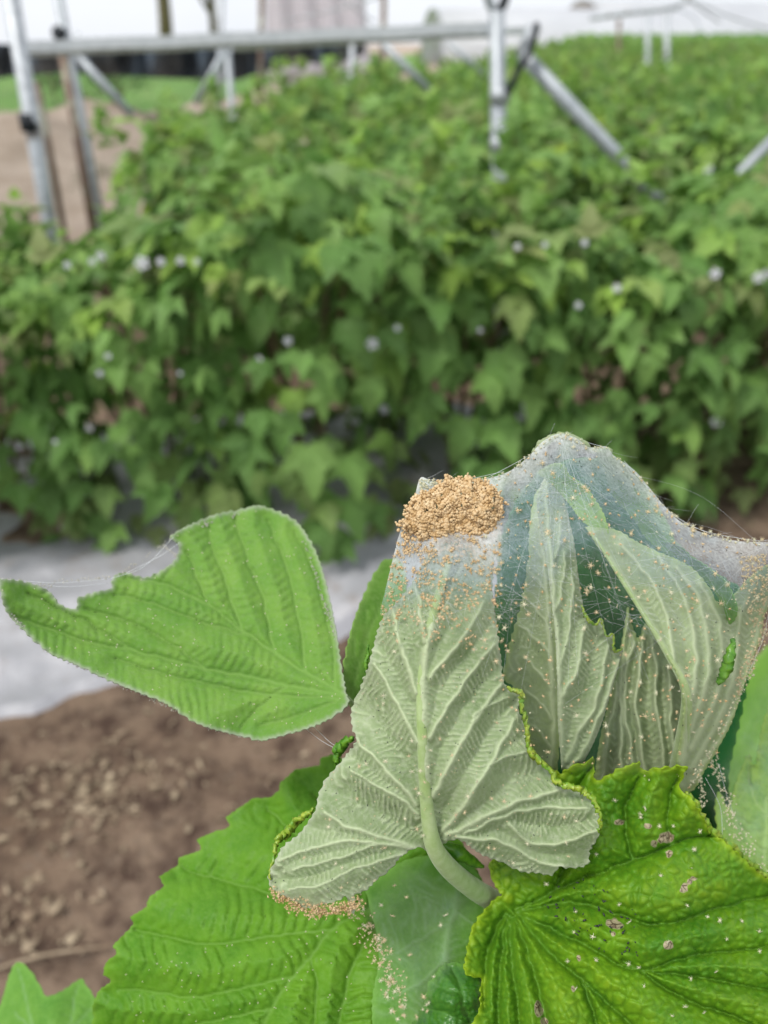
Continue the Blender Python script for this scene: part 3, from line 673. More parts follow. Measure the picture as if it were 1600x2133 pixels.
def blade(name, outline, veins, ctrl, mat, parent, step=4, sgn=1, pleat=6, pleat_w=30, ridge=3, ribs=(1.2, 14, .8), bull=(0, 20), rough=1.0, seed=0, amp=0, wl=20, thick=.0003, edgew=8, edge_on=None, label=None, necro=None, smooth=True, extra=None):
    """a leaf blade: outline and veins traced in photograph pixels, laid on a curved surface at real depth.
    sgn=+1: veins stand out (underside), -1: veins sunken, tissue bulging (upper side)"""
    poly = teeth(outline, amp, wl, seed, smooth)
    x0, y0 = poly.min(0) - step; x1, y1 = poly.max(0) + step
    gx = np.arange(x0, x1 + step, step); gy = np.arange(y0, y1 + step, step); X, Y = np.meshgrid(gx, gy); Q = np.stack([X.ravel(), Y.ravel()], 1)
    ins = inside(Q, poly); n = len(gx); I, J = np.meshgrid(np.arange(n - 1), np.arange(len(gy) - 1)); a = (J * n + I).ravel()
    Fq = np.stack([a, a + n, a + n + 1, a + 1], 1); keep = ins[Fq].sum(1) >= 1; Fq = Fq[keep]
    us = np.unique(Fq); mp = np.full(len(Q), -1); mp[us] = np.arange(len(us)); Fq = mp[Fq]; Q = Q[us]; ins = ins[us]
    A = poly; B = np.roll(poly, -1, 0); ed, ei, et = seg_dist(Q, A, B); pr = A[ei] + et[:, None] * (B - A)[ei]
    Q[~ins] = pr[~ins]; ed[~ins] = 0
    # veins
    VA = []; VB = []; VW = []; VS = []; VM = []
    for vi, (pts, w0, w1) in enumerate(veins):
        sp = spline(np.array(pts, float), 10); t = np.linspace(0, 1, len(sp))
        sp = sp + (np.stack([vn(t * 9, t * 0 + vi, 77), vn(t * 9, t * 0 + vi + 9, 78)], 1) - .5) * 5
        s = np.concatenate([[0], np.cumsum(np.linalg.norm(np.diff(sp, axis=0), axis=1))])
        VA.append(sp[:-1]); VB.append(sp[1:]); ww = w0 + (w1 - w0) * t; VW.append((ww[:-1] + ww[1:]) / 2); VS.append(s[:-1] + vi * 1000)
    rel = np.zeros(len(Q)); vatt = np.zeros(len(Q))
    nz = fbm(Q[:, 0] / 40, Q[:, 1] / 40, seed + 3) - .5
    if veins:
        VA = np.vstack(VA); VB = np.vstack(VB); VW = np.concatenate(VW); VS = np.concatenate(VS); VD = VB - VA; VL = np.linalg.norm(VD, axis=1)
        Qw = Q + (np.stack([fbm(Q[:, 0] / 25, Q[:, 1] / 25, seed), fbm(Q[:, 0] / 25, Q[:, 1] / 25, seed + 5)], 1) - .5) * 8
        d, i, t = seg_dist(Qw, VA, VB); s = VS[i] + t * VL[i]; W = VW[i]
        rd = np.exp(-(d / W) ** 2); D = 1 - np.exp(-(d / pleat_w) ** 1.6)
        ram, rwl, rsk = ribs
        side = np.sign(VD[i, 0] * (Qw[:, 1] - VA[i, 1]) - VD[i, 1] * (Qw[:, 0] - VA[i, 0]))
        ph = (s + rsk * d + 9 * nz) / rwl + side * .25; rb = np.abs(np.sin(math.pi * ph)); rb = (1 - rb) ** 1.5
        rm = sstep(2, 12, d) * sstep(110, 60, d) * (.25 + 1.3 * sstep(.3, .65, fbm(Q[:, 0] / 55, Q[:, 1] / 55, seed + 60)))
        if sgn > 0:
            rel = ridge * rd - pleat * D + ram * rb * rm
            vatt = np.clip(rd * 1.2, 0, 1) + .62 * rb * rm
        else:
            rel = -ridge * rd + pleat * D - ram * rb * rm * 1.3
            vatt = np.clip(np.exp(-(d / (W * .7)) ** 2), 0, 1) * .9 + .12 * rb * rm
    if bull[0] > 0:
        g = np.random.default_rng(seed + 9); nn = int((x1 - x0) * (y1 - y0) / bull[1] ** 2 * 1.2); C = np.stack([x0 + g.random(nn) * (x1 - x0), y0 + g.random(nn) * (y1 - y0)], 1)
        f1 = np.zeros(len(Q)); f2 = np.zeros(len(Q))
        for s_ in range(0, len(Q), 2000):
            dd = np.linalg.norm(Q[s_:s_ + 2000, None] - C[None], axis=2); pt = np.partition(dd, 1, axis=1)[:, :2]; f1[s_:s_ + 2000] = pt[:, 0]; f2[s_:s_ + 2000] = pt[:, 1]
        e = np.clip((f2 - f1) / bull[1], 0, 1); rel = rel + bull[0] * (1 - (1 - np.clip(e * 1.6, 0, 1)) ** 2) * (.6 + .8 * fbm(Q[:, 0] / 60, Q[:, 1] / 60, seed + 31))
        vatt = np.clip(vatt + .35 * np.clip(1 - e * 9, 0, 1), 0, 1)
    rel = rel + rough * 6 * (fbm(Q[:, 0] / 70, Q[:, 1] / 70, seed + 8) - .5) + rough * 1.2 * (fbm(Q[:, 0] / 9, Q[:, 1] / 9, seed + 12) - .5)
    if extra is not None: rel = rel + extra(Q[:, 0], Q[:, 1])
    f = tps(ctrl); dep = f(Q[:, 0], Q[:, 1]); dep = dep - rel * dep / F
    edge = np.exp(-(ed / edgew) ** 2) * (.5 + .8 * fbm(Q[:, 0] / 20, Q[:, 1] / 20, seed + 2))
    if edge_on is not None: edge = edge * edge_on(Q[:, 0], Q[:, 1])
    at = {'vein': np.clip(vatt, 0, 1), 'edge': np.clip(edge, 0, 1)}
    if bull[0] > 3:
        at['yellow_crest_light'] = np.clip((np.clip(1 - np.exp(-(d / (pleat_w * .8)) ** 2), 0, 1) * (.25 + .75 * e)) * sstep(.35, .62, fbm(Q[:, 0] / 110, Q[:, 1] / 110, seed + 71) + .22 * (Q[:, 0] < 1230) + .1 * (Q[:, 1] > 2030)), 0, 1)
    if necro is not None:
        nc = np.zeros(len(Q))
        for (cx, cy, rr, el, an) in necro:
            ca, sa = math.cos(an), math.sin(an); u = ((Q[:, 0] - cx) * ca + (Q[:, 1] - cy) * sa) / el; v = -(Q[:, 0] - cx) * sa + (Q[:, 1] - cy) * ca
            nc = np.maximum(nc, 1 - np.sqrt(u * u + v * v) / (rr * .8) * .55 - .45 * (fbm(Q[:, 0] / 8, Q[:, 1] / 8, 5) - .35))
        at['necro'] = np.clip(nc, 0, 1)
    o = mesh(name, P(Q[:, 0], Q[:, 1], dep), Fq, mat, parent, at)
    md = o.modifiers.new('thickness', 'SOLIDIFY'); md.thickness = thick; md.offset = -1
    if label: o['label'] = label
    b = Blade(); b.f = f; b.o = o; b.poly = poly; return b
def ptube(name, pts, mat, parent, n=12, step=8, jitter=0, wob=0, seed=0, label=None, squash=None):
    if name == 'leaf_margin': pts = [(a, b, c, d * .72) for a, b, c, d in pts]; wob *= 1.3; jitter = .5
    """pts: (px, py, depth, radius in px)"""
    s = spline(np.array(pts, float), step); 
    if wob: 
        g = np.random.default_rng(seed); s[:, :2] += g.normal(0, wob, (len(s), 2))
    W = P(s[:, 0], s[:, 1], s[:, 2]); V, Fc = tube(W, np.abs(s[:, 3]) * s[:, 2] / F, n, True, jitter, seed)
    o = mesh(name, V, Fc, mat, parent)
    if label: o['label'] = label
    return o

base_pt = P(1090, 1960, .30); base = np.array([base_pt[0], base_pt[1], 0.0])
shoot = empty('raspberry_shoot', base, 'close raspberry shoot tip wrapped in mite webbing, with pale folded undersides and large green leaves', 'raspberry plant')
jn = P(1065, 1890, .262)
V, Fc = tube(spline(np.array([jn, base_pt, [base[0], base[1], .6], [base[0] + .01, base[1], 0]]), .02), .0042, 10); mesh('cane', V, Fc, m_cane, shoot)

# --- A: big left leaf
AO = [(-2, 1206), (50, 1212), (98, 1230), (122, 1256), (143, 1268), (161, 1268), (164, 1247), (200, 1233), (231, 1226), (236, 1203), (262, 1193), (300, 1204), (335, 1190), (366, 1165), (374, 1135), (356, 1117), (400, 1092), (450, 1072), (500, 1062), (540, 1054), (590, 1070), (622, 1092), (655, 1145), (680, 1220), (700, 1320), (714, 1410), (722, 1448), (726, 1463), (700, 1488), (650, 1513), (600, 1528), (545, 1541), (515, 1535), (440, 1517), (395, 1498), (350, 1467), (300, 1446), (225, 1415), (150, 1380), (100, 1357), (50, 1312), (12, 1268)]
AV = [([(722, 1450), (620, 1392), (520, 1325), (440, 1265), (350, 1222), (265, 1203)], 7, 4),
      ([(722, 1450), (600, 1427), (430, 1392), (280, 1357), (150, 1325), (30, 1285)], 7, 4),
      ([(715, 1456), (600, 1452), (470, 1432), (350, 1405), (240, 1372)], 4, 3), ([(600, 1427), (540, 1470), (500, 1515)], 3, 2),
      ([(710, 1462), (650, 1480), (590, 1500), (540, 1512)], 4, 3),
      ([(430, 1392), (300, 1310), (180, 1270)], 4, 3), ([(280, 1357), (170, 1290), (60, 1235)], 4, 3), ([(520, 1325), (420, 1295), (300, 1250), (240, 1240)], 4, 3),
      ([(700, 1435), (690, 1330), (655, 1190), (615, 1110)], 5, 3), ([(640, 1405), (625, 1290), (590, 1170), (560, 1085)], 5, 3),
      ([(575, 1360), (555, 1270), (520, 1170), (490, 1080)], 5, 3), ([(510, 1318), (480, 1240), (450, 1160), (430, 1095)], 5, 3), ([(440, 1265), (415, 1210), (390, 1150)], 4, 3)]
AC = [(722, 1450, .224), (0, 1208, .236), (370, 1400, .240), (560, 1060, .285), (640, 1150, .272), (450, 1200, .262), (100, 1340, .236), (545, 1535, .232), (230, 1230, .252), (700, 1330, .245)]
bA = blade('leaf', AO, AV, AC, m_edge, shoot, 4, -1, 26, 34, 8, (2.8, 19, .3), seed=1, amp=5, wl=15, edgew=5, rough=1.1, label='bright green leaf blade at left with ragged torn upper edge')
# --- B sliver
bB = blade('leaf', [(727, 1462), (716, 1400), (730, 1320), (752, 1255), (780, 1195), (805, 1166), (840, 1180), (850, 1300), (820, 1430), (770, 1500)],
           [([(730, 1460), (755, 1360), (790, 1260), (815, 1200)], 5, 3), ([(745, 1400), (740, 1330)], 3, 2), ([(760, 1340), (765, 1270)], 3, 2)], [(727, 1460, .232), (800, 1170, .275), (850, 1300, .262), (780, 1490, .24)],
           m_top, shoot, 5, -1, 5, 25, 3, (1.2, 16, .3), seed=2, amp=4, wl=22, label='narrow green leaf sliver standing between the left leaf and the pale leaf')
ptube('petiole', [(724, 1455, .228, 6), (770, 1520, .238, 7), (860, 1700, .252, 8), (1000, 1850, .262, 9), (1066, 1892, .262, 10)], m_stem, shoot)
# --- J big lower-left leaf
JO = [(690, 1571), (665, 1582), (668, 1594), (615, 1603), (583, 1632), (582, 1648), (560, 1662), (528, 1663), (470, 1703), (482, 1722), (448, 1732), (411, 1748), (421, 1771), (374, 1786), (372, 1801), (333, 1826), (343, 1846), (310, 1870), (305, 1890), (272, 1910), (279, 1926), (235, 1970), (246, 1986), (220, 2005), (215, 2031), (236, 2042), (205, 2065), (192, 2100), (196, 2120), (185, 2150), (195, 2230), (980, 2260), (1010, 2050), (1040, 1900), (960, 1750), (800, 1620)]
JV = [([(1000, 1860), (880, 1870), (720, 1915), (650, 1990), (600, 2045), (560, 2110), (530, 2200)], 9, 7), ([(960, 1865), (800, 1830), (650, 1760), (560, 1690)], 6, 4),
      ([(760, 1900), (650, 1890), (520, 1850), (380, 1810)], 6, 3), ([(700, 1935), (580, 1950), (420, 1965), (280, 1935)], 6, 3), ([(610, 2035), (520, 2055), (400, 2075), (250, 2060)], 6, 3), ([(570, 2095), (480, 2120), (340, 2150), (220, 2150)], 5, 3),
      ([(830, 1880), (760, 1960), (720, 2060), (700, 2200)], 6, 4), ([(900, 1870), (880, 1980), (850, 2100), (840, 2220)], 5, 4), ([(650, 1990), (660, 2080), (640, 2200)], 4, 3), ([(850, 1845), (720, 1740), (650, 1650)], 4, 3)]
JC = [(1000, 1860, .262), (650, 1600, .285), (720, 1920, .245), (240, 2000, .262), (200, 2200, .262), (600, 2150, .232), (950, 2200, .240), (450, 1750, .280), (450, 1950, .252), (850, 1950, .246)]
bJ = blade('leaf', JO, JV, JC, m_big, shoot, 4, -1, 26, 40, 8, (4.5, 26, .4), bull=(1.6, 22), seed=3, amp=3, wl=15, smooth=False, edgew=5, rough=1.6, label='large bright green toothed leaf filling the lower left')
# --- K muted leaf with pale vein
KO = [(760, 1850), (850, 1790), (960, 1790), (1010, 1850), (1020, 1960), (990, 2080), (960, 2240), (800, 2240), (775, 2100), (790, 1980)]
bK = blade('leaf', KO, [([(955, 1840), (945, 1900), (928, 1960), (930, 2060), (935, 2200)], 7, 6), ([(940, 1920), (870, 1960), (800, 2000)], 3, 2), ([(930, 2000), (870, 2050), (800, 2090)], 3, 2), ([(945, 1900), (990, 1930), (1020, 1960)], 3, 2)],
           [(760, 1850, .247), (1000, 1850, .250), (980, 2200, .226), (800, 2200, .226), (880, 2000, .236)], m_mid, shoot, 4, 1, 4, 30, 2, (.8, 18, .4), seed=4, amp=3, wl=22, label='dull green leaf back with a pale vein at bottom centre')
# --- I dark inner back leaf inside the tent
IO = [(1030, 1560), (1035, 1200), (1060, 1080), (1110, 1000), (1180, 960), (1260, 960), (1320, 1000), (1370, 1070), (1410, 1140), (1500, 1200), (1560, 1250), (1560, 1400), (1520, 1600), (1500, 1720), (1300, 1720), (1100, 1650)]
IV = [([(1300, 1690), (1290, 1500), (1270, 1300), (1240, 1100), (1230, 990)], 7, 4)] + [([(1290 - i * 8, 1560 - i * 110), (1210 - i * 8, 1480 - i * 110), (1120, 1400 - i * 100)], 4, 3) for i in range(4)] + [([(1290 - i * 8, 1560 - i * 110), (1370 - i * 8, 1480 - i * 110), (1460 - i * 30, 1410 - i * 100)], 4, 3) for i in range(4)]
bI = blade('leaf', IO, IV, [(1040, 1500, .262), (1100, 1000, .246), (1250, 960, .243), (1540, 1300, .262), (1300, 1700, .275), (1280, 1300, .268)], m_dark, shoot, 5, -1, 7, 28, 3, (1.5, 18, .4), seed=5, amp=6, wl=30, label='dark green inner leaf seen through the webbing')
# --- H upper leaf tips
HO = [(1243, 942), (1262, 934), (1276, 950), (1300, 968), (1325, 985), (1350, 1022), (1378, 1066), (1400, 1110), (1412, 1150), (1395, 1158), (1347, 1122), (1319, 1080), (1280, 1038), (1262, 990)]
bH = blade('leaf', HO, [([(1255, 945), (1300, 1000), (1350, 1070), (1400, 1145)], 4, 3), ([(1290, 990), (1325, 1000)], 2, 2), ([(1320, 1030), (1350, 1040)], 2, 2), ([(1300, 1000), (1290, 1035)], 2, 2), ([(1340, 1060), (1325, 1080)], 2, 2)],
           [(1250, 945, .222), (1350, 1020, .232), (1280, 1035, .236), (1405, 1150, .238)], m_mid, shoot, 3, 1, 5, 18, 2, (.8, 10, .5), seed=6, amp=3, wl=12, edgew=9, label='green leaf tip under the web along the upper right slope')
H2 = [(1120, 985), (1150, 968), (1174, 969), (1186, 990), (1220, 1015), (1243, 1047), (1258, 1074), (1266, 1100), (1262, 1114), (1224, 1094), (1204, 1074), (1178, 1040), (1150, 1010)]
bH2 = blade('leaf', H2, [([(1140, 978), (1180, 1010), (1225, 1055), (1262, 1108)], 3, 2), ([(1200, 1030), (1225, 1025)], 2, 1), ([(1230, 1065), (1250, 1065)], 2, 1)], [(1120, 985, .216), (1180, 975, .214), (1260, 1110, .212), (1180, 1040, .220)], m_young, shoot, 3, -1, 3, 14, 2, (.8, 8, .5), bull=(1, 12), seed=7, amp=3, wl=10, edgew=6, label='light green folded leaf edge just below the tent peak')
H3 = [(1376, 1128), (1412, 1134), (1440, 1160), (1480, 1186), (1515, 1218), (1535, 1268), (1520, 1300), (1498, 1250), (1470, 1210), (1432, 1182), (1400, 1150)]
bH3 = blade('leaf', H3, [([(1385, 1133), (1450, 1178), (1500, 1228), (1525, 1285)], 3, 2)], [(1376, 1128, .228), (1480, 1190, .226), (1525, 1290, .226), (1440, 1185, .234)], m_mid, shoot, 3, -1, 3, 12, 1.5, (.6, 9, .5), seed=8, amp=3, wl=12, edgew=5, label='narrow green leaf edge under the web at right')
# apex knob + left knob under the silk
ptube('leaf_tip', [(1108, 952, .224, 5), (1130, 925, .221, 9), (1165, 908, .219, 8), (1200, 915, .220, 7), (1235, 938, .222, 6), (1270, 942, .223, 8)], m_pale2, shoot, 10, 5, .25, 1.5, 3, 'pale curled leaf rim at the tent peak')
ptube('leaf_tip', [(878, 1000, .214, 6), (890, 1010, .212, 11), (915, 1016, .212, 10), (950, 1030, .212, 9)], m_pale2, shoot, 10, 4, .25, 1.2, 4, 'pale curled leaf tip left above the orange mite mass')
# --- G narrow leaf
GO = [(1046, 1412), (1062, 1340), (1085, 1260), (1100, 1170), (1105, 1080), (1120, 1020), (1140, 1060), (1150, 1200), (1165, 1350), (1168, 1480), (1160, 1606), (1140, 1606), (1110, 1565), (1092, 1505), (1088, 1450)]
GV = [([(1150, 1600), (1152, 1500), (1146, 1380), (1138, 1250), (1125, 1080)], 6, 4)] + [([(1148, 1560 - i * 62), (1120, 1520 - i * 62), (1090 - (i > 2) * 8, 1500 - i * 66)], 3, 2) for i in range(7)]
bG = blade('leaf', GO, GV, [(1046, 1412, .234), (1120, 1030, .230), (1165, 1400, .226), (1150, 1600, .240), (1100, 1520, .238)], m_pale2, shoot, 3, 1, 6, 14, 3, (1, 9, .5), seed=9, amp=4, wl=22, label='narrow greenish leaf underside behind the central pale leaf')
# --- D folded leaf
DO = [(1172, 1608), (1163, 1520), (1160, 1400), (1156, 1320), (1146, 1230), (1135, 1140), (1122, 1080), (1120, 1030), (1140, 990), (1165, 1000), (1180, 1060), (1196, 1130), (1205, 1200), (1214, 1258), (1224, 1288), (1240, 1303), (1254, 1290), (1262, 1326), (1277, 1320), (1280, 1359), (1297, 1351), (1291, 1382), (1277, 1430), (1262, 1480), (1242, 1535), (1216, 1585), (1190, 1610)]
DV = [([(1172, 1600), (1168, 1500), (1164, 1400), (1160, 1300), (1150, 1200), (1140, 1080), (1142, 1010)], 6, 4), ([(1178, 1585), (1215, 1515), (1245, 1455), (1258, 1400), (1270, 1350)], 4, 3), ([(1168, 1455), (1190, 1420), (1208, 1370), (1215, 1310)], 4, 3), ([(1163, 1390), (1180, 1340), (1190, 1270), (1192, 1200)], 3, 2), ([(1155, 1280), (1172, 1220), (1178, 1150)], 3, 2), ([(1185, 1600), (1225, 1545), (1262, 1460), (1288, 1375)], 4, 3), ([(1146, 1180), (1165, 1130), (1168, 1080)], 2, 2)]
bD = blade('leaf', DO, DV, [(1172, 1608, .232), (1160, 1400, .214), (1290, 1360, .226), (1240, 1535, .226), (1130, 1050, .222), (1215, 1260, .220), (1220, 1430, .218)], m_pale, shoot, 3, 1, 18, 18, 5, (3.6, 11, .7), seed=10, amp=2, wl=12, edgew=5, label='folded pale leaf underside with a straight left rib at centre right')
ptube('leaf_margin', [(1212, 1262, .2185, 2), (1222, 1286, .218, 5), (1240, 1302, .219, 4), (1253, 1292, .220, 3), (1262, 1324, .221, 3), (1277, 1322, .222, 3), (1280, 1356, .223, 4), (1296, 1352, .225, 3)], m_rim, shoot, 8, 4, .35, 1.0, 5)
# --- F inner pleated bundle
FO = [(1235, 1640), (1250, 1540), (1268, 1460), (1285, 1390), (1298, 1320), (1308, 1266), (1316, 1300), (1330, 1330), (1345, 1300), (1372, 1330), (1400, 1380), (1432, 1440), (1440, 1640)]
FV = [([(1250, 1640), (1262, 1560), (1275, 1480), (1285, 1420)], 4, 3), ([(1290, 1640), (1296, 1540), (1292, 1440), (1305, 1330), (1308, 1280)], 5, 4), ([(1318, 1640), (1314, 1560), (1302, 1480), (1306, 1400), (1320, 1340)], 5, 4), ([(1345, 1640), (1336, 1560), (1326, 1480), (1330, 1400), (1340, 1320)], 6, 4), ([(1384, 1640), (1380, 1560), (1370, 1480), (1366, 1400), (1360, 1330)], 6, 4), ([(1410, 1600), (1400, 1520), (1396, 1440), (1392, 1390)], 5, 4)]
bF = blade('leaf', FO, FV, [(1235, 1640, .245), (1308, 1270, .236), (1432, 1440, .236), (1440, 1640, .240), (1330, 1450, .232)], m_pale2, shoot, 3, 1, 30, 11, 4, (3, 15, .9), seed=11, amp=3, wl=18, label='tightly pleated pale young leaf between the two folded leaves')
# --- E right pleated leaf
EO = [(1220, 1097), (1255, 1100), (1290, 1106), (1320, 1125), (1350, 1140), (1385, 1155), (1420, 1170), (1450, 1190), (1478, 1225), (1500, 1262), (1530, 1240), (1565, 1200), (1620, 1170), (1660, 1180), (1650, 1240), (1598, 1270), (1585, 1330), (1562, 1390), (1546, 1440), (1524, 1505), (1495, 1560), (1468, 1605), (1445, 1645), (1415, 1650), (1408, 1600), (1418, 1540), (1425, 1470), (1415, 1415), (1385, 1355), (1350, 1300), (1315, 1240), (1275, 1180), (1240, 1130)]
EV = [([(1412, 1630), (1424, 1540), (1430, 1460), (1412, 1400), (1376, 1335), (1330, 1262), (1285, 1190), (1240, 1118)], 9, 5), ([(1405, 1390), (1400, 1330), (1385, 1270), (1350, 1200), (1300, 1140)], 4, 3), ([(1436, 1470), (1450, 1400), (1445, 1320), (1420, 1230), (1370, 1160)], 5, 3), ([(1438, 1520), (1470, 1430), (1476, 1340), (1455, 1250), (1410, 1180)], 5, 4), ([(1440, 1560), (1490, 1450), (1505, 1360), (1495, 1290), (1460, 1215)], 5, 3), ([(1440, 1600), (1510, 1470), (1535, 1370), (1540, 1290), (1570, 1220)], 5, 3), ([(1445, 1630), (1530, 1480), (1565, 1370), (1590, 1270), (1630, 1200)], 5, 4)]
EC = [(1220, 1097, .207), (1415, 1640, .232), (1428, 1460, .208), (1350, 1300, .206), (1400, 1165, .214), (1500, 1262, .224), (1640, 1190, .232), (1546, 1440, .236), (1480, 1400, .216), (1445, 1645, .240), (1590, 1300, .244)]
bE = blade('leaf', EO, EV, EC, m_pale2, shoot, 3, 1, 20, 16, 4, (2.4, 13, .8), seed=12, amp=3, wl=14, edgew=6, label='pleated pale leaf at right with strong curved ribs')
ptube('midrib', [(1404, 1640, .240, 17), (1418, 1560, .226, 15), (1430, 1480, .2125, 12), (1426, 1430, .207, 9.5), (1400, 1380, .2055, 7), (1350, 1295, .204, 5), (1290, 1200, .205, 4), (1240, 1120, .206, 3)], m_stem, bE.o, 12)
ptube('curled_margin', [(1528, 1330, .219, 4), (1522, 1360, .217, 9), (1515, 1385, .217, 11), (1505, 1410, .218, 9), (1495, 1424, .219, 5)], m_rimd, bE.o, 10, 4, .3, 1.0, 6, 'small dark green curled bit on the right leaf')
# --- C central leaf, underside
CO = [(905, 1085), (896, 1130), (880, 1175), (858, 1215), (830, 1250), (796, 1290), (778, 1350), (764, 1400), (748, 1440), (733, 1478), (734, 1515), (742, 1545), (708, 1590), (680, 1622), (664, 1655), (656, 1690), (625, 1735), (592, 1762), (575, 1790), (559, 1830), (575, 1858), (600, 1870), (636, 1892), (665, 1885), (695, 1880), (722, 1868), (733, 1902), (742, 1890), (738, 1865), (765, 1853), (782, 1834), (812, 1812), (838, 1782), (872, 1765), (905, 1775), (925, 1756), (960, 1750), (1000, 1778), (1050, 1798), (1085, 1815), (1118, 1818), (1150, 1822), (1165, 1806), (1192, 1808), (1224, 1800), (1228, 1772), (1246, 1742), (1251, 1700), (1236, 1668), (1214, 1650), (1190, 1645), (1164, 1640), (1150, 1610), (1120, 1586), (1100, 1560), (1095, 1512), (1080, 1478), (1088, 1440), (1060, 1436), (1048, 1410), (1040, 1350), (1034, 1300), (1026, 1240), (1028, 1180), (1036, 1120), (1040, 1060), (1010, 1015), (960, 1008), (900, 1030)]
zc = lambda L: [(540 + x / 2.105, 1280 + y / 2.105) for x, y in L]
CV = [([(905, 1770), (892, 1700), (884, 1600), (879, 1480), (886, 1370), (905, 1260), (935, 1150), (955, 1060)], 12, 6),
      (zc([(700, 1030), (560, 985), (400, 930), (290, 875)]), 6, 4), (zc([(692, 830), (600, 730), (500, 620), (425, 545)]), 5, 3), (zc([(690, 560), (640, 460), (560, 310), (500, 210)]), 5, 3), (zc([(695, 345), (650, 220), (600, 50), (580, -60)]), 5, 3), (zc([(700, 870), (560, 775), (400, 690)]), 4, 2),
      (zc([(700, 1035), (500, 1000), (300, 1005), (90, 1075)]), 4, 3), (zc([(640, 1050), (430, 1110), (280, 1180), (130, 1200)]), 3, 2), (zc([(520, 1010), (380, 1060), (150, 1120)]), 3, 2),
      (zc([(770, 800), (850, 640), (940, 470), (1060, 310)]), 6, 4), (zc([(748, 540), (830, 400), (930, 260), (1030, 130)]), 5, 3), (zc([(755, 270), (830, 180), (930, 50), (980, -60)]), 5, 3), (zc([(770, 30), (830, -80), (900, -250)]), 4, 3), (zc([(720, 120), (700, -60), (640, -240)]), 4, 3),
      (zc([(800, 950), (880, 860), (980, 710), (1060, 570), (1115, 460)]), 6, 4), (zc([(820, 970), (960, 910), (1130, 830), (1330, 765)]), 7, 4), (zc([(900, 960), (1070, 885), (1220, 850), (1430, 850)]), 3, 3),
      (zc([(860, 980), (1000, 985), (1120, 1020), (1220, 1080), (1340, 1110)]), 4, 3), (zc([(1090, 920), (1200, 1000), (1340, 1000), (1490, 940)]), 4, 3), (zc([(1010, 660), (1090, 620), (1180, 590)]), 3, 2), (zc([(940, 470), (960, 430), (1100, 360)]), 3, 2)]
CC = [(905, 1760, .214), (880, 1500, .202), (900, 1300, .202), (950, 1060, .214), (860, 1180, .214), (740, 1480, .212), (570, 1820, .206), (735, 1890, .203), (700, 1650, .208), (1035, 1300, .210), (1080, 1450, .214), (1150, 1610, .216), (1245, 1700, .212), (1150, 1815, .222), (1000, 1640, .206), (1030, 1080, .218)]
def cx(x, y): return -9 * np.exp(-((y - (1745 - .32 * (x - 960))) / 22) ** 2) * sstep(960, 1080, x) - 7 * np.exp(-(np.abs(y - (1760 - .25 * (x - 900))) / 16) ** 2) * sstep(860, 700, x)
bC = blade('leaf', CO, CV, CC, m_pale, shoot, 3, 1, 30, 32, 6, (4.6, 11.5, .55), seed=13, amp=5, wl=17, edgew=6, rough=1.0, extra=cx, label='large pale veined leaf underside facing the camera at centre')
ptube('midrib', [(1075, 1905, .262, 23), (1035, 1880, .248, 22), (985, 1850, .234, 21.5), (935, 1808, .221, 20.5), (905, 1765, .2137, 18.5), (893, 1710, .2100, 15.5), (885, 1630, .2063, 13), (880, 1540, .2033, 11.5), (878, 1450, .2028, 11), (885, 1370, .2028, 10.5), (898, 1300, .2028, 10), (915, 1235, .2045, 8.5), (938, 1160, .209, 6), (950, 1110, .2125, 4)], m_stem, bC.o, 16, 8)
ptube('leaf_margin', [(1056, 1432, .2095, 4), (1075, 1440, .2095, 7), (1090, 1445, .210, 8), (1086, 1470, .211, 6), (1095, 1505, .212, 7), (1100, 1545, .2125, 6), (1104, 1562, .213, 9), (1125, 1585, .213, 8), (1150, 1610, .213, 7), (1168, 1636, .2125, 8), (1195, 1640, .2125, 9), (1222, 1652, .2125, 9), (1240, 1675, .211, 7), (1250, 1700, .2105, 5), (1248, 1735, .211, 3)], m_rim, bC.o, 9, 4, .35, 1.6, 7)
ptube('leaf_margin', [(770, 1345, .212, 3), (764, 1375, .212, 7), (763, 1398, .212, 4)], m_rimd, bC.o, 8, 4, .35, 1.2, 8)
ptube('leaf_margin', [(738, 1535, .213, 4), (722, 1545, .215, 11), (705, 1560, .217, 15), (704, 1580, .217, 10), (700, 1595, .216, 5)], m_rimd, bC.o, 9, 4, .4, 1.8, 9)
ptube('leaf_margin', [(655, 1685, .212, 4), (630, 1705, .214, 9), (612, 1718, .216, 12), (595, 1738, .216, 12), (580, 1752, .214, 8), (570, 1790, .210, 4), (560, 1830, .208, 3)], m_rim, bC.o, 9, 4, .4, 2, 10)
ptube('bud', [(920, 1760, .224, 5), (938, 1768, .226, 13), (960, 1780, .228, 16), (985, 1795, .232, 10), (1005, 1806, .236, 4)], m_rimd, shoot, 10, 5, .15, 1, 11, 'small dark green folded leaf bud behind the stalk')
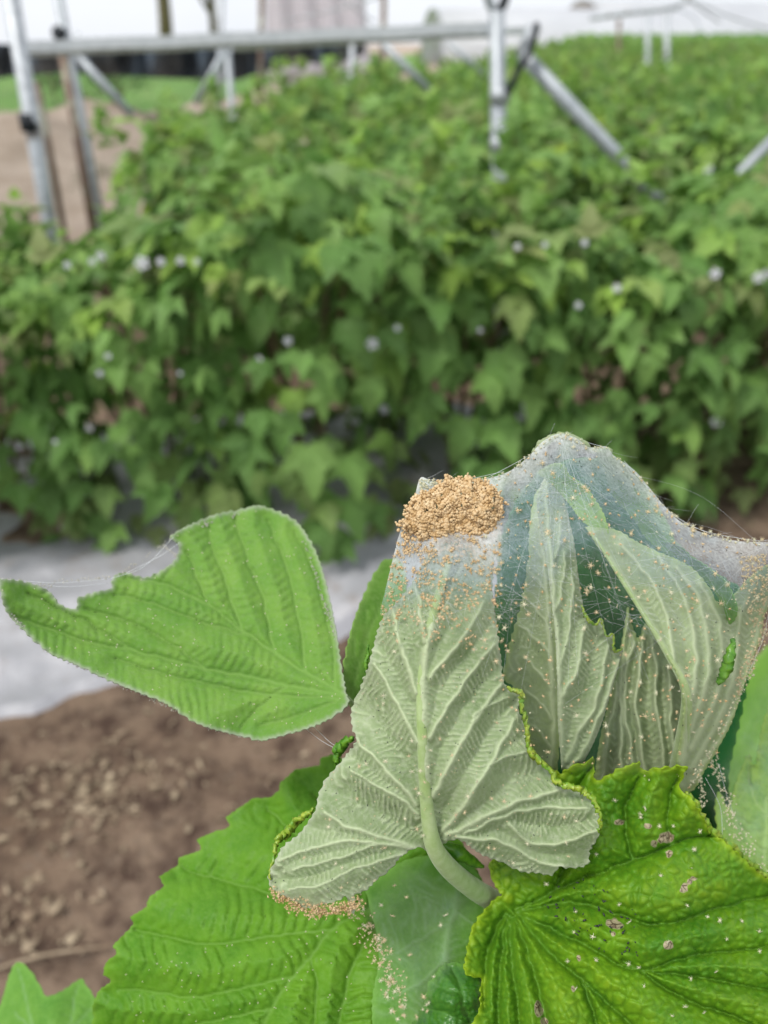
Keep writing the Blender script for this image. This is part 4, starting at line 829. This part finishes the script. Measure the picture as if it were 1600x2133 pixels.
# --- M bumpy leaf at lower right
MO = [(1060, 1872), (1040, 1868), (1015, 1890), (988, 1925), (974, 1975), (968, 2020), (985, 2034), (1004, 2040), (1002, 2090), (1000, 2260), (1700, 2260), (1720, 1920), (1640, 1850), (1600, 1832), (1572, 1812), (1540, 1780), (1508, 1752), (1480, 1728), (1462, 1700), (1440, 1662), (1416, 1643), (1425, 1612), (1428, 1598), (1380, 1600), (1336, 1606), (1331, 1590), (1290, 1602), (1240, 1625), (1237, 1578), (1222, 1592), (1200, 1592), (1165, 1612), (1140, 1600), (1110, 1650), (1060, 1750), (1020, 1800), (1035, 1850)]
MV = [([(1075, 1895), (1180, 1845), (1320, 1790), (1420, 1750), (1480, 1740)], 6, 3), ([(1075, 1900), (1200, 1880), (1370, 1925), (1500, 1890), (1640, 1860)], 6, 3), ([(1080, 1905), (1200, 1960), (1330, 2020), (1450, 1990), (1640, 1970)], 6, 3),
      ([(1080, 1910), (1150, 1990), (1220, 2050), (1300, 2120), (1380, 2240)], 8, 4), ([(1072, 1910), (1100, 1990), (1130, 2080), (1160, 2240)], 9, 6), ([(1066, 1910), (1062, 1990), (1078, 2080), (1085, 2240)], 9, 6), ([(1060, 1910), (1045, 1980), (1038, 2080), (1036, 2240)], 8, 6), ([(1052, 1905), (1022, 1960), (1010, 2030), (1008, 2100)], 7, 5),
      ([(1300, 2000), (1420, 2080), (1560, 2130), (1680, 2200)], 5, 3), ([(1160, 1855), (1190, 1750), (1200, 1650), (1232, 1600)], 5, 3), ([(1320, 1790), (1300, 1700), (1330, 1620)], 5, 3), ([(1400, 1755), (1390, 1690), (1410, 1625)], 4, 3), ([(1210, 2040), (1240, 2120), (1260, 2240)], 6, 4), ([(1340, 2020), (1480, 2040), (1640, 2070)], 4, 3)]
MC = [(1062, 1885, .238), (980, 1980, .228), (1080, 2060, .214), (1060, 2250, .205), (1300, 1600, .228), (1425, 1605, .226), (1160, 1640, .236), (1300, 1780, .226), (1600, 1840, .242), (1400, 1950, .214), (1650, 2200, .208), (1350, 2200, .204), (1060, 1750, .250), (1600, 2000, .222)]
necro = [(1282, 1925, 17, 1.6, .1), (1278, 1945, 8, 1, 0), (1388, 1745, 17, 1.7, -.2), (1362, 1757, 12, 1, 0), (1395, 1778, 12, 1, 0), (1425, 1850, 12, 1.4, -1.0), (1437, 1836, 8, 1, 0), (1392, 1968, 12, 1.2, 0), (1122, 2100, 12, 2.4, 1.35), (1133, 2130, 12, 1.5, 1.2), (1205, 1995, 7, 1.6, 1.4), (1350, 1720, 9, 1.8, 0), (1290, 1712, 9, 1.8, 0), (1194, 2060, 6, 1.8, 1.5), (1445, 1830, 8, 1.6, .1)]
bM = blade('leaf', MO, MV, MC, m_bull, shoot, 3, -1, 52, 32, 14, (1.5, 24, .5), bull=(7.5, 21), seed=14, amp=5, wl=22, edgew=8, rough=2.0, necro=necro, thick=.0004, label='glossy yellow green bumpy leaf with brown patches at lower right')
ptube('leaf_margin', [(1430, 1650, .226, 4), (1445, 1668, .226, 9), (1462, 1700, .227, 8), (1482, 1730, .229, 9), (1512, 1752, .232, 8), (1542, 1782, .235, 9), (1575, 1810, .238, 8), (1605, 1830, .241, 9), (1660, 1860, .245, 8)], m_rim, bM.o, 9, 4, .35, 1.8, 17)
# --- L curled small leaf at bottom centre
LO = [(872, 2110), (885, 2085), (890, 2055), (905, 2030), (925, 2008), (955, 2005), (985, 2015), (1003, 2040), (1006, 2090), (1012, 2200), (880, 2230), (850, 2160)]
bL = blade('leaf', LO, [([(1000, 2180), (970, 2100), (945, 2020)], 6, 4), ([(985, 2140), (930, 2110), (890, 2100)], 5, 3), ([(960, 2070), (925, 2060), (900, 2050)], 4, 3)], [(872, 2110, .226), (950, 2008, .228), (1005, 2100, .220), (940, 2080, .214), (900, 2220, .212)], m_rimd and leaf_mat('leaf_crinkled_dark', (.05, .20, .015), (.025, .13, .012), (.10, .28, .04), (.14, .34, .03), spec=.6, rough=.35), shoot, 3, -1, 12, 16, 4, (1.5, 12, .5), bull=(3.5, 14), seed=15, amp=5, wl=16, rough=2, label='small crinkled dark green leaf at the bottom centre')
# --- N leaves behind at right
NO = [(1500, 1560), (1530, 1450), (1560, 1400), (1600, 1345), (1680, 1330), (1720, 1600), (1690, 1850), (1560, 1850), (1430, 1760), (1430, 1650)]
bN = blade('leaf', NO, [([(1450, 1800), (1520, 1640), (1620, 1480), (1690, 1350)], 8, 5), ([(1500, 1680), (1500, 1600), (1540, 1480)], 5, 3), ([(1560, 1570), (1640, 1560), (1700, 1540)], 5, 3), ([(1510, 1660), (1600, 1660), (1690, 1680)], 5, 3)], [(1430, 1700, .36), (1600, 1345, .43), (1700, 1600, .40), (1560, 1850, .34)], m_top, shoot, 6, -1, 8, 40, 4, (1.5, 22, .4), seed=16, amp=6, wl=30, label='blurred light green leaf behind the web at right')
N2 = [(1540, 1880), (1515, 1800), (1498, 1740), (1490, 1680), (1500, 1650), (1520, 1690), (1530, 1640), (1545, 1600), (1562, 1570), (1572, 1620), (1580, 1560), (1600, 1480), (1640, 1450), (1720, 1700), (1720, 1960), (1620, 1960)]
bN2 = blade('leaf', N2, [([(1600, 1900), (1590, 1780), (1600, 1650), (1620, 1500)], 7, 5), ([(1590, 1780), (1540, 1720), (1510, 1670)], 4, 3), ([(1595, 1700), (1565, 1650), (1560, 1600)], 4, 3), ([(1595, 1840), (1550, 1820), (1520, 1790)], 4, 3)], [(1500, 1700, .262), (1580, 1560, .285), (1700, 1600, .28), (1620, 1950, .255)], m_young, shoot, 4, -1, 16, 30, 6, (2.5, 18, .4), bull=(5, 22), seed=17, amp=4, wl=20, label='spiky-edged green leaf at the right edge behind the bumpy leaf')
# silky curl between
# --- O bottom-left leaf
OO = [(8, 2070), (22, 2025), (36, 2004), (60, 2018), (80, 2048), (95, 2074), (112, 2072), (140, 2058), (168, 2040), (186, 2062), (200, 2084), (197, 2110), (215, 2180), (180, 2300), (20, 2300), (-20, 2180)]
bO = blade('leaf', OO, [([(100, 2260), (70, 2150), (40, 2020)], 6, 3), ([(105, 2260), (140, 2150), (165, 2055)], 6, 3), ([(70, 2150), (30, 2110)], 4, 3), ([(140, 2150), (190, 2100)], 4, 3)], [(0, 2070, .33), (190, 2070, .32), (100, 2280, .30), (100, 2120, .31)], m_mid, shoot, 5, -1, 8, 30, 3, (1.5, 18, .4), seed=18, amp=3, wl=24, label='lobed green leaf peeking in at the bottom left corner')
for a_, b_, r_ in (((100, 2260, .302), (500, 2450, .32), 7), ((1450, 1800, .36), (1250, 1950, .34), 7), ((1600, 1920, .262), (1400, 2000, .30), 7), ((950, 2200, .24), (1020, 2150, .28), 7)):
    e_ = base_pt + np.array([0, 0, -.04 - .03 * rng.random()]); m1 = P(*a_); m2 = P(*b_)
    V, Fc = tube(spline(np.array([m1, m2, e_]), .01), .0016, 8); mesh('petiole', V, Fc, m_stem, shoot)

# ================================================================== SILK
WO = [(828, 1125), (845, 1075), (862, 1040), (876, 995), (900, 1002), (960, 1006), (1010, 998), (1060, 982), (1100, 952), (1130, 920), (1165, 903), (1200, 912), (1228, 932), (1262, 930), (1280, 950), (1320, 978), (1352, 1015), (1385, 1055), (1420, 1088), (1470, 1112), (1530, 1126), (1600, 1128), (1700, 1120), (1720, 1200), (1640, 1260), (1602, 1290), (1592, 1350), (1566, 1400), (1550, 1450), (1528, 1515), (1498, 1575), (1470, 1620), (1440, 1650), (1380, 1630), (1300, 1620), (1200, 1615), (1130, 1600), (1095, 1560), (1070, 1480), (1040, 1420), (1000, 1360), (900, 1340), (800, 1330), (790, 1290), (805, 1220)]
WC = [(828, 1125, .208), (876, 995, .209), (950, 1005, .209), (1060, 982, .212), (1165, 903, .216), (1262, 930, .220), (1352, 1015, .226), (1470, 1112, .222), (1600, 1128, .222), (1700, 1150, .228), (1602, 1290, .236), (1550, 1450, .230), (1498, 1575, .234), (1440, 1650, .232), (1300, 1620, .222), (1200, 1615, .222), (1095, 1560, .206), (1040, 1420, .202), (900, 1340, .196), (800, 1330, .208), (930, 1180, .200), (1080, 1150, .203), (1250, 1090, .201), (1400, 1160, .205), (1240, 1300, .204), (1350, 1300, .200), (1420, 1440, .200), (1160, 1450, .206), (1500, 1350, .210), (1530, 1250, .214), (1300, 1500, .212)]
poly = spline(np.array(WO + WO[:1], float), 5); step = 5
def silk(name, poly, ctrl, dens, step, parent, wr=1.5):
    x0, y0 = poly.min(0) - step; x1, y1 = poly.max(0) + step
    gx = np.arange(x0, x1 + step, step); gy = np.arange(y0, y1 + step, step); X, Y = np.meshgrid(gx, gy); Q = np.stack([X.ravel(), Y.ravel()], 1)
    ins = inside(Q, poly); n = len(gx); I, J = np.meshgrid(np.arange(n - 1), np.arange(len(gy) - 1)); a = (J * n + I).ravel()
    Fq = np.stack([a, a + n, a + n + 1, a + 1], 1); Fq = Fq[ins[Fq].sum(1) >= 1]; us = np.unique(Fq); mp = np.full(len(Q), -1); mp[us] = np.arange(len(us)); Fq = mp[Fq]; Q = Q[us]; ins = ins[us]
    ed, ei, et = seg_dist(Q, poly, np.roll(poly, -1, 0)); pr = poly[ei] + et[:, None] * (np.roll(poly, -1, 0) - poly)[ei]; Q[~ins] = pr[~ins]; ed[~ins] = 0
    f = tps(ctrl); dp = f(Q[:, 0], Q[:, 1]); dp = dp - wr * (fbm(Q[:, 0] / 60, Q[:, 1] / 25, 41) - .5) * dp / F
    return mesh(name, P(Q[:, 0], Q[:, 1], dp), Fq, m_silk, parent, {'silk_amount': np.clip(dens(Q[:, 0], Q[:, 1], ed), 0, 1)}), f
def wd(x, y, ed):
    topl = np.interp(x, [790, 876, 960, 1060, 1165, 1262, 1352, 1420, 1530, 1700], [1200, 995, 1006, 982, 903, 930, 1015, 1088, 1126, 1120]); dt = y - topl
    d = .23 + .42 * np.exp(-(dt / 62)) + .10 * (fbm(x / 70, y / 70, 51) - .5) * 2
    d = d - .10 * sstep(1120, 1300, y)
    d = np.where(x < 1045, d + .16 * sstep(1300, 1130, y), d)
    d = d * sstep(1350, 1180, y + 0 * x) + (1 - sstep(1350, 1180, y)) * np.where(x > 1045, .05, .05)
    d = d + .35 * np.exp(-((x - (1010 - (y - 1100) * -.02)) / 30) ** 2) * np.exp(-((y - 1110) / 70) ** 2)
    d = d * (1 - .6 * np.exp(-((x - 1235) / 75) ** 2 - ((y - 1215) / 110) ** 2))
    return d * sstep(0, 25, np.where(y > 1280, ed, 99))
web = empty('mite_webbing', P(1200, 1200, .21), 'milky translucent silk sheet of spider mites stretched like a tent over the shoot tip', 'spider web')
wo_, fweb = silk('silk_sheet', poly, WC, wd, step, web)
# thin silk over the lower gap, and over the gap at the right
p2 = spline(np.array([(740, 1890), (790, 1830), (850, 1785), (930, 1830), (1010, 1880), (980, 1960), (940, 2050), (900, 2140), (820, 2140), (790, 2020), (740, 1890)], float), 6)
web2, fw2 = silk('silk_sheet', p2, [(740, 1890, .214), (850, 1785, .218), (1010, 1880, .234), (940, 2050, .222), (820, 2140, .216), (870, 1940, .222)], lambda x, y, ed: (.085 + .14 * (fbm(x / 30, y / 50, 61) - .4)) * sstep(0, 40, ed), 6, web)
p3 = spline(np.array([(1440, 1650), (1500, 1570), (1560, 1420), (1640, 1400), (1660, 1700), (1600, 1830), (1500, 1745), (1440, 1650)], float), 6)
web3, fw3 = silk('silk_sheet', p3, [(1440, 1650, .236), (1560, 1420, .240), (1660, 1500, .250), (1640, 1800, .245), (1500, 1745, .236)], lambda x, y, ed: (.075 + .16 * (fbm(x / 40, y / 40, 63) - .35)) * sstep(0, 40, ed), 6, web)
def thread(pts, r=.35):
    s = spline(np.array(pts, float), 10); V, Fc = tube(P(s[:, 0], s[:, 1], s[:, 2]), r * s[:, 2] / F, 5); return V, Fc
_g = np.random.default_rng(8); sample_w = np.array([q for q in np.stack([830 + _g.random(3000) * 720, 920 + _g.random(3000) * 380], 1) if inside(q[None], np.array(WO, float))[0]])
th = [[(0, 1206, .238), (120, 1214, .243), (232, 1205, .252)], [(232, 1205, .252), (300, 1180, .256), (362, 1118, .262)], [(20, 1209, .240), (130, 1222, .245), (225, 1215, .252)], [(262, 1194, .255), (330, 1160, .258), (375, 1130, .262)],
      [(640, 1520, .232), (668, 1542, .226), (700, 1560, .219)], [(655, 1515, .232), (690, 1548, .224), (715, 1560, .217)], [(880, 998, .212), (960, 1000, .211), (1050, 982, .213)], [(1100, 950, .219), (1060, 972, .214), (1000, 1003, .211)], [(1205, 915, .221), (1235, 925, .221), (1265, 932, .222)],
      [(1280, 950, .223), (1400, 1070, .226), (1530, 1128, .223), (1640, 1132, .224)], [(1300, 960, .224), (1420, 1085, .226), (1560, 1124, .223), (1640, 1120, .224)], [(1560, 1400, .232), (1590, 1330, .236), (1600, 1280, .236)], [(1497, 1590, .234), (1515, 1660, .240), (1530, 1700, .244)], [(1470, 1620, .234), (1500, 1680, .238), (1505, 1740, .238)]]
for (ax, ay, ex) in ((1170, 915, [(1000 + 45 * k, 1400 + 12 * (k % 3)) for k in range(10)]), (885, 1004, [(1000 + 50 * k, 1080 + 45 * k) for k in range(6)]), (1590, 1140, [(1300 - 22 * k, 1010 + 75 * k) for k in range(7)]), (850, 1090, [(820 + 30 * k, 1320) for k in range(7)])):
    for (bx, by) in ex:
        bx += rng.normal(0, 12); by += rng.normal(0, 12); th.append([(ax, ay, 0), ((ax + bx) / 2 + rng.normal(0, 16), (ay + by) / 2 + rng.normal(0, 16), 0), (bx, by, 0)])
for k in range(420):
    c_ = sample_w[k]; a_ = rng.normal(.35, .6); L_ = 18 + 60 * rng.random(); th.append([(c_[0], c_[1], 0), (c_[0] + L_ * .5 * math.cos(a_) + rng.normal(0, 3), c_[1] + L_ * .5 * math.sin(a_) + rng.normal(0, 3), 0), (c_[0] + L_ * math.cos(a_), c_[1] + L_ * math.sin(a_), 0)])
for t_ in th:
    for j, q in enumerate(t_):
        if q[2] == 0: t_[j] = (q[0], q[1], float(fweb(q[0], q[1])) - .0004)
V, Fc = join([thread(t_, .35 if i < 14 else .10) for i, t_ in enumerate(th)])
o = mesh('silk_thread', V, Fc, m_thread, web); o['kind'] = 'stuff'

# ================================================================== MITES
def ico(sub=1):
    import bmesh
    bm = bmesh.new(); bmesh.ops.create_icosphere(bm, subdivisions=sub, radius=1); v = np.array([x.co[:] for x in bm.verts]); f = [[q.index for q in x.verts] for x in bm.faces]; bm.free(); return v, f
IV1, IF1 = ico(1); IV2, IF2 = ico(2)
def mite_geo(seed):
    g = np.random.default_rng(seed); ps = [(IV2 * [.34, .26, .2] + [0, 0, .2], IF2), (IV1 * [.16, .15, .13] + [.34, 0, .2], IF1)]
    for s in (-1, 1):
        for k in range(4):
            a = s * (.55 + k * .62 + .15 * g.normal()); b0 = np.array([.22 * math.cos(a), .18 * math.sin(a), .2]); kn = np.array([.62 * math.cos(a), .6 * math.sin(a), .34]); ft = np.array([.98 * math.cos(a + .1), .95 * math.sin(a + .1), 0])
            ps.append(tube([b0, kn, ft], [.075, .055, .03], 4))
    return join(ps)
MG = [mite_geo(i) for i in range(5)]
me_mite = []
for v, f in MG:
    for mt in (m_mite, m_mitep):
        me = bpy.data.meshes.new('spider_mite'); me.from_pydata(v.tolist(), [], f); me.polygons.foreach_set('use_smooth', [True] * len(me.polygons)); me.materials.append(mt); me_mite.append(me)
def frame(seed):
    g = np.random.default_rng(seed); nrm = -FW + g.normal(0, .35, 3); nrm /= np.linalg.norm(nrm); a = np.cross(nrm, g.standard_normal(3)); a /= np.linalg.norm(a); return np.stack([a, np.cross(nrm, a), nrm], 1)
def surf(f, x, y, off): return P(np.array(x), np.array(y), f(np.array(x), np.array(y)) - off)
ncount = 0
def mite_at(x, y, f, off, size, label, group, pale):
    global ncount
    p = surf(f, float(x), float(y), off); ncount += 1; Rm = frame(ncount); s = size * float(f(float(x), float(y))) / F
    o = bpy.data.objects.new('spider_mite', me_mite[(ncount % 5) * 2 + (1 if pale else 0)]); COL.objects.link(o)
    Mx = Matrix([[*(Rm[i] * s), p[i]] for i in range(3)] + [[0, 0, 0, 1]]); o.matrix_world = Mx
    tag(o, label, 'mite', group)
def sample(poly, n, dens=None, seed=0):
    g = np.random.default_rng(seed); poly = np.array(poly, float); out = np.zeros((0, 2)); lo = poly.min(0); hi = poly.max(0)
    while len(out) < n:
        q = lo + g.random((4000, 2)) * (hi - lo); q = q[inside(q, poly)]
        if dens is not None: q = q[g.random(len(q)) < dens(q[:, 0], q[:, 1])]
        out = np.vstack([out, q])
    return out[:n]
webdens = lambda x, y: np.clip(.25 + .75 * (fbm(x / 30, y / 30, 71) > .55), 0, 1) * np.where(y < 1400, 1, .5)
WP = [p for p in WO if p[0] < 1640]
for i, (x, y) in enumerate(sample(WP, 125, webdens, 1)): mite_at(x, y, fweb, .0006, 6.2 + 3 * rng.random(), 'tiny star-shaped mite crawling on the silk tent', 'mites on the silk tent', i % 3 == 0)
for i, (x, y) in enumerate(sample(CO, 70, lambda x, y: np.where(y > 1300, 1, .4), 2)): mite_at(x, y, bC.f, .0030, 5 + 2.5 * rng.random(), 'tiny pale mite on the veined underside of the central leaf', 'mites on the central pale leaf', i % 2 == 0)
for i, (x, y) in enumerate(sample([(1170, 1640), (1420, 1620), (1600, 1850), (1600, 2130), (1200, 2130), (1090, 1900)], 40, None, 3)): mite_at(x, y, bM.f, .0062, 5 + 2.5 * rng.random(), 'tiny pale mite on the glossy bumpy leaf', 'mites on the bumpy leaf', True)
for i, (x, y) in enumerate(sample([(745, 1880), (850, 1800), (940, 1900), (900, 2120), (820, 2130), (780, 2020)], 55, lambda x, y: .25 + .75 * (np.abs(x - (735 + (y - 1880) * .45)) < 22), 4)): mite_at(x, y, fw2, .0008, 5.5 + 2.5 * rng.random(), 'tiny tan mite hanging in the silk at bottom centre', 'mites hanging below the central leaf', i % 2 == 0)
for i in range(10):
    x = 1395 + i * 22 + rng.normal(0, 6); topy = np.interp(x, [1262, 1352, 1420, 1530, 1700], [930, 1015, 1088, 1126, 1120]); mite_at(x, topy - 1, fweb, .0006, 6.5, 'mite silhouetted on the right rim of the silk tent', 'mites on the right rim of the tent', i % 2 == 0)
# all further mites, one mass
def mass(name, Q, f, off, smin, smax, mat, label, seed=0, round_=False, jit=0.0):
    g = np.random.default_rng(seed); ps = []; dd = f(Q[:, 0], Q[:, 1])
    base_ = P(Q[:, 0], Q[:, 1], dd - off); 
    for i in range(len(Q)):
        s = (smin + (smax - smin) * g.random()) * dd[i] / F; p = base_[i] - FW * jit * g.random()
        v, fc = (IV1 * (.8 + .4 * g.random((len(IV1), 3))), IF1) if round_ else MGs[i % 5]
        ps.append((v @ frame(seed * 1000 + i).T * s + p, fc))
    V, Fc = join(ps); return tag(mesh(name, V, Fc, mat), label, 'mites', kind='stuff')
def mite_small(seed):
    g = np.random.default_rng(seed); ps = [(IV1 * [.42, .32, .25] + [0, 0, .2], IF1)]
    for s in (-1, 1):
        for k in range(3): a = s * (.5 + k * .8 + .2 * g.normal()); ps.append(tube([[0, 0, .2], [.9 * math.cos(a), .9 * math.sin(a), .1]], [.11, .04], 3))
    return join(ps)
MGs = [mite_small(i) for i in range(5)]
leftpart = lambda x, y: np.where((x < 1045) & (y > 1090), np.clip(1.25 - (y - 1100) / 230, .08, 1) * (fbm(x / 22, y / 22, 81) > .46), .04)
mass('mite_swarm', sample(WP, 900, leftpart, 11), fweb, .0005, 3.4, 6.4, m_miteo, 'orange tan mites crusted under the mite ball on the tent', 12)
mass('mite_swarm', sample(WP, 300, webdens, 12), fweb, .0005, 1.5, 4.0, m_mitep, 'fine pale mites peppered over the silk tent', 13)
mass('mite_swarm', sample([(1540, 1160), (1640, 1150), (1640, 1300), (1590, 1330), (1560, 1420), (1540, 1460), (1530, 1420), (1565, 1320), (1550, 1230)], 520, None, 13), fweb, .0006, 3, 5.2, m_mite, 'tan mites massed along the right side of the tent', 14)
rimq = []
for x in np.arange(985, 1630, 3.0):
    if rng.random() < .55: rimq.append((x + rng.normal(0, 2), np.interp(x, [960, 1010, 1060, 1100, 1130, 1165, 1200, 1228, 1262, 1280, 1320, 1352, 1385, 1420, 1470, 1530, 1600, 1700], [1006, 998, 982, 952, 920, 903, 912, 932, 930, 950, 978, 1015, 1055, 1088, 1112, 1126, 1128, 1120]) + rng.normal(2, 3)))
for i in range(70): rimq.append((877 + 60 * rng.random() ** 2 + rng.normal(0, 2), 998 + 30 * rng.random()))
for i in range(120): t = rng.random(); rimq.append((1602 - 165 * t ** 1.2 + rng.normal(0, 4), 1290 + 350 * t + rng.normal(0, 5)))
mass('mite_swarm', np.array(rimq), fweb, .0003, 3, 5.5, m_mitep, 'pale mites lining the rim of the silk tent', 15)
q = []
for i in range(420):
    t = rng.random(); cxp = np.interp(t, [0, .35, .7, 1], [572, 640, 700, 745]); cyp = np.interp(t, [0, .35, .7, 1], [1855, 1897, 1893, 1880]); q.append((cxp + rng.normal(0, 8), cyp + rng.normal(0, 7)))
mass('mite_swarm', np.array(q), tps([(560, 1840, .207), (640, 1890, .206), (750, 1890, .206), (650, 1950, .210)]), .0002, 3.5, 6, m_miteo, 'brown tan mites crusted along the bottom edge of the central leaf', 16, jit=.001)
q = []
for i in range(170): t = rng.random(); q.append((735 + 110 * t + rng.normal(0, 14), 1880 + 210 * t + rng.normal(0, 16)))
mass('mite_swarm', np.array(q), fw2, .0006, 3, 5, m_mite, 'strand of tan mites trailing down from the central leaf', 17)
q = []
for i in range(110): t = rng.random(); q.append((1478 + 55 * t + rng.normal(0, 8), 1560 + 160 * t + rng.normal(0, 8)))
for i in range(60): t = rng.random(); q.append((1530 + 60 * t + rng.normal(0, 10), 1730 + 90 * t + rng.normal(0, 10)))
for i in range(40): q.append((1462 + rng.normal(0, 5), 1620 + 60 * rng.random()))
mass('mite_swarm', np.array(q), fw3, .0006, 3, 5, m_mitep, 'pale mites hanging in the silk gap at right', 18)
mass('mite_swarm', sample(AO, 170, None, 19), bA.f, .0042, 1.8, 3.2, m_mitep, 'tiny pale mites dotted on the left leaf', 19)
mass('mite_swarm', sample([(250, 2000), (700, 1900), (750, 2130), (250, 2130)], 90, None, 20), bJ.f, .0045, 2, 3.2, m_mitep, 'tiny pale mites dotted on the lower left leaf', 20)
mass('mite_swarm', sample(CO, 240, None, 21), bC.f, .0026, 1.5, 3, m_mite, 'fine tan mites dusted over the central pale leaf', 21)
# fringe on the edge of the left leaf
q = []
for (x0, y0, x1, y1, n_) in ((0, 1206, 110, 1222, 60), (110, 1212, 235, 1203, 60), (255, 1193, 360, 1120, 30), (340, 1135, 372, 1160, 40), (358, 1116, 540, 1056, 130), (540, 1056, 625, 1095, 50), (625, 1095, 700, 1330, 90), (15, 1270, 100, 1357, 70), (100, 1357, 300, 1446, 110), (300, 1446, 440, 1517, 90), (440, 1517, 545, 1540, 60)):
    for i in range(n_): t = rng.random(); q.append((x0 + (x1 - x0) * t + rng.normal(0, 2), y0 + (y1 - y0) * t + rng.normal(0, 2.5)))
q = np.array(q); mass('mite_swarm', q, bA.f, .0004, 1.8, 4.0, simple('mite_grey', (.42, .40, .34), (.62, .60, .52), 1000, .6, .3), 'greyish mites and silk fuzz lining the edge of the left leaf', 22)
# black specks
def specks(Q, f, off, smin, smax, label, seed):
    g = np.random.default_rng(seed); ps = []; dd = f(Q[:, 0], Q[:, 1]); b_ = P(Q[:, 0], Q[:, 1], dd - off)
    for i in range(len(Q)): ps.append((IV1 * [1.6, .7, .6] @ frame(seed * 999 + i).T * (smin + (smax - smin) * g.random()) * dd[i] / F + b_[i], IF1))
    V, Fc = join(ps); tag(mesh('frass_specks', V, Fc, m_frass), label, 'specks', kind='stuff')
specks(sample([(1110, 1860), (1230, 1820), (1330, 1900), (1330, 2000), (1250, 1990), (1180, 1930)], 62, None, 31), bM.f, .0060, 1.5, 3.2, 'black specks of droppings on the bumpy leaf', 31)
specks(sample(CO, 110, None, 32), bC.f, .0024, .8, 1.6, 'tiny dark specks on the central pale leaf', 32)
specks(sample(WP, 150, None, 33), fweb, .0005, .7, 1.5, 'tiny dark specks on the silk tent', 33)
# the orange ball
BO = np.array([(837, 1098), (850, 1063), (858, 1040), (880, 1030), (918, 1010), (935, 999), (975, 996), (1010, 1004), (1032, 1020), (1047, 1050), (1043, 1072), (1032, 1092), (1020, 1112), (1000, 1120), (982, 1130), (972, 1112), (940, 1112), (915, 1130), (890, 1124), (870, 1132), (868, 1112)], float)
Q = sample(BO, 5200, lambda x, y: .12 + (vn(x / 6, y / 6, 3) > .35), 41); _g3 = np.random.default_rng(3); _e = np.stack([842 + 190 * _g3.random(700), 1108 + 46 * _g3.random(700) ** 2.2], 1) + _g3.normal(0, 4, (700, 2)); _e2 = BO[:16][_g3.integers(0, 16, 260)] + _g3.normal(0, 4.5, (260, 2)); _e = np.vstack([_e, _e2]); Q = np.vstack([Q, _e]); ed, _, _ = seg_dist(Q, BO, np.roll(BO, -1, 0))
_lc = sample(BO, 240, None, 77); _ld = np.sort(np.linalg.norm(Q[:, None] - _lc[None], axis=2), axis=1)[:, 0]; lump_ = 11 * np.sqrt(np.clip(1 - (_ld / 11) ** 2, 0, 1)) - 5
ed = ed * inside(Q, BO); bump_ = lump_ * (ed > 0) + 24 * (1 - np.exp(-ed / 20)) + 22 * (fbm(Q[:, 0] / 16, Q[:, 1] / 13, 91, 2) - .5)
g = np.random.default_rng(5); ps = []
for i in range(len(Q)):
    d0 = .206; dpt = d0 - bump_[i] * d0 / F * (1 if i % 5 else -.4); s = (1.7 + 3.0 * g.random() ** 2) * d0 / F
    ps.append((IV1 * (.75 + .5 * g.random((len(IV1), 1))) * s + P(Q[i, 0] + g.normal(0, 3), Q[i, 1] + g.normal(0, 3), dpt), IF1))
V, Fc = join(ps); tag(mesh('mite_ball', V, Fc, m_miteo), 'dense orange brown ball of clustered mites on top of the tent', 'mites', kind='stuff')
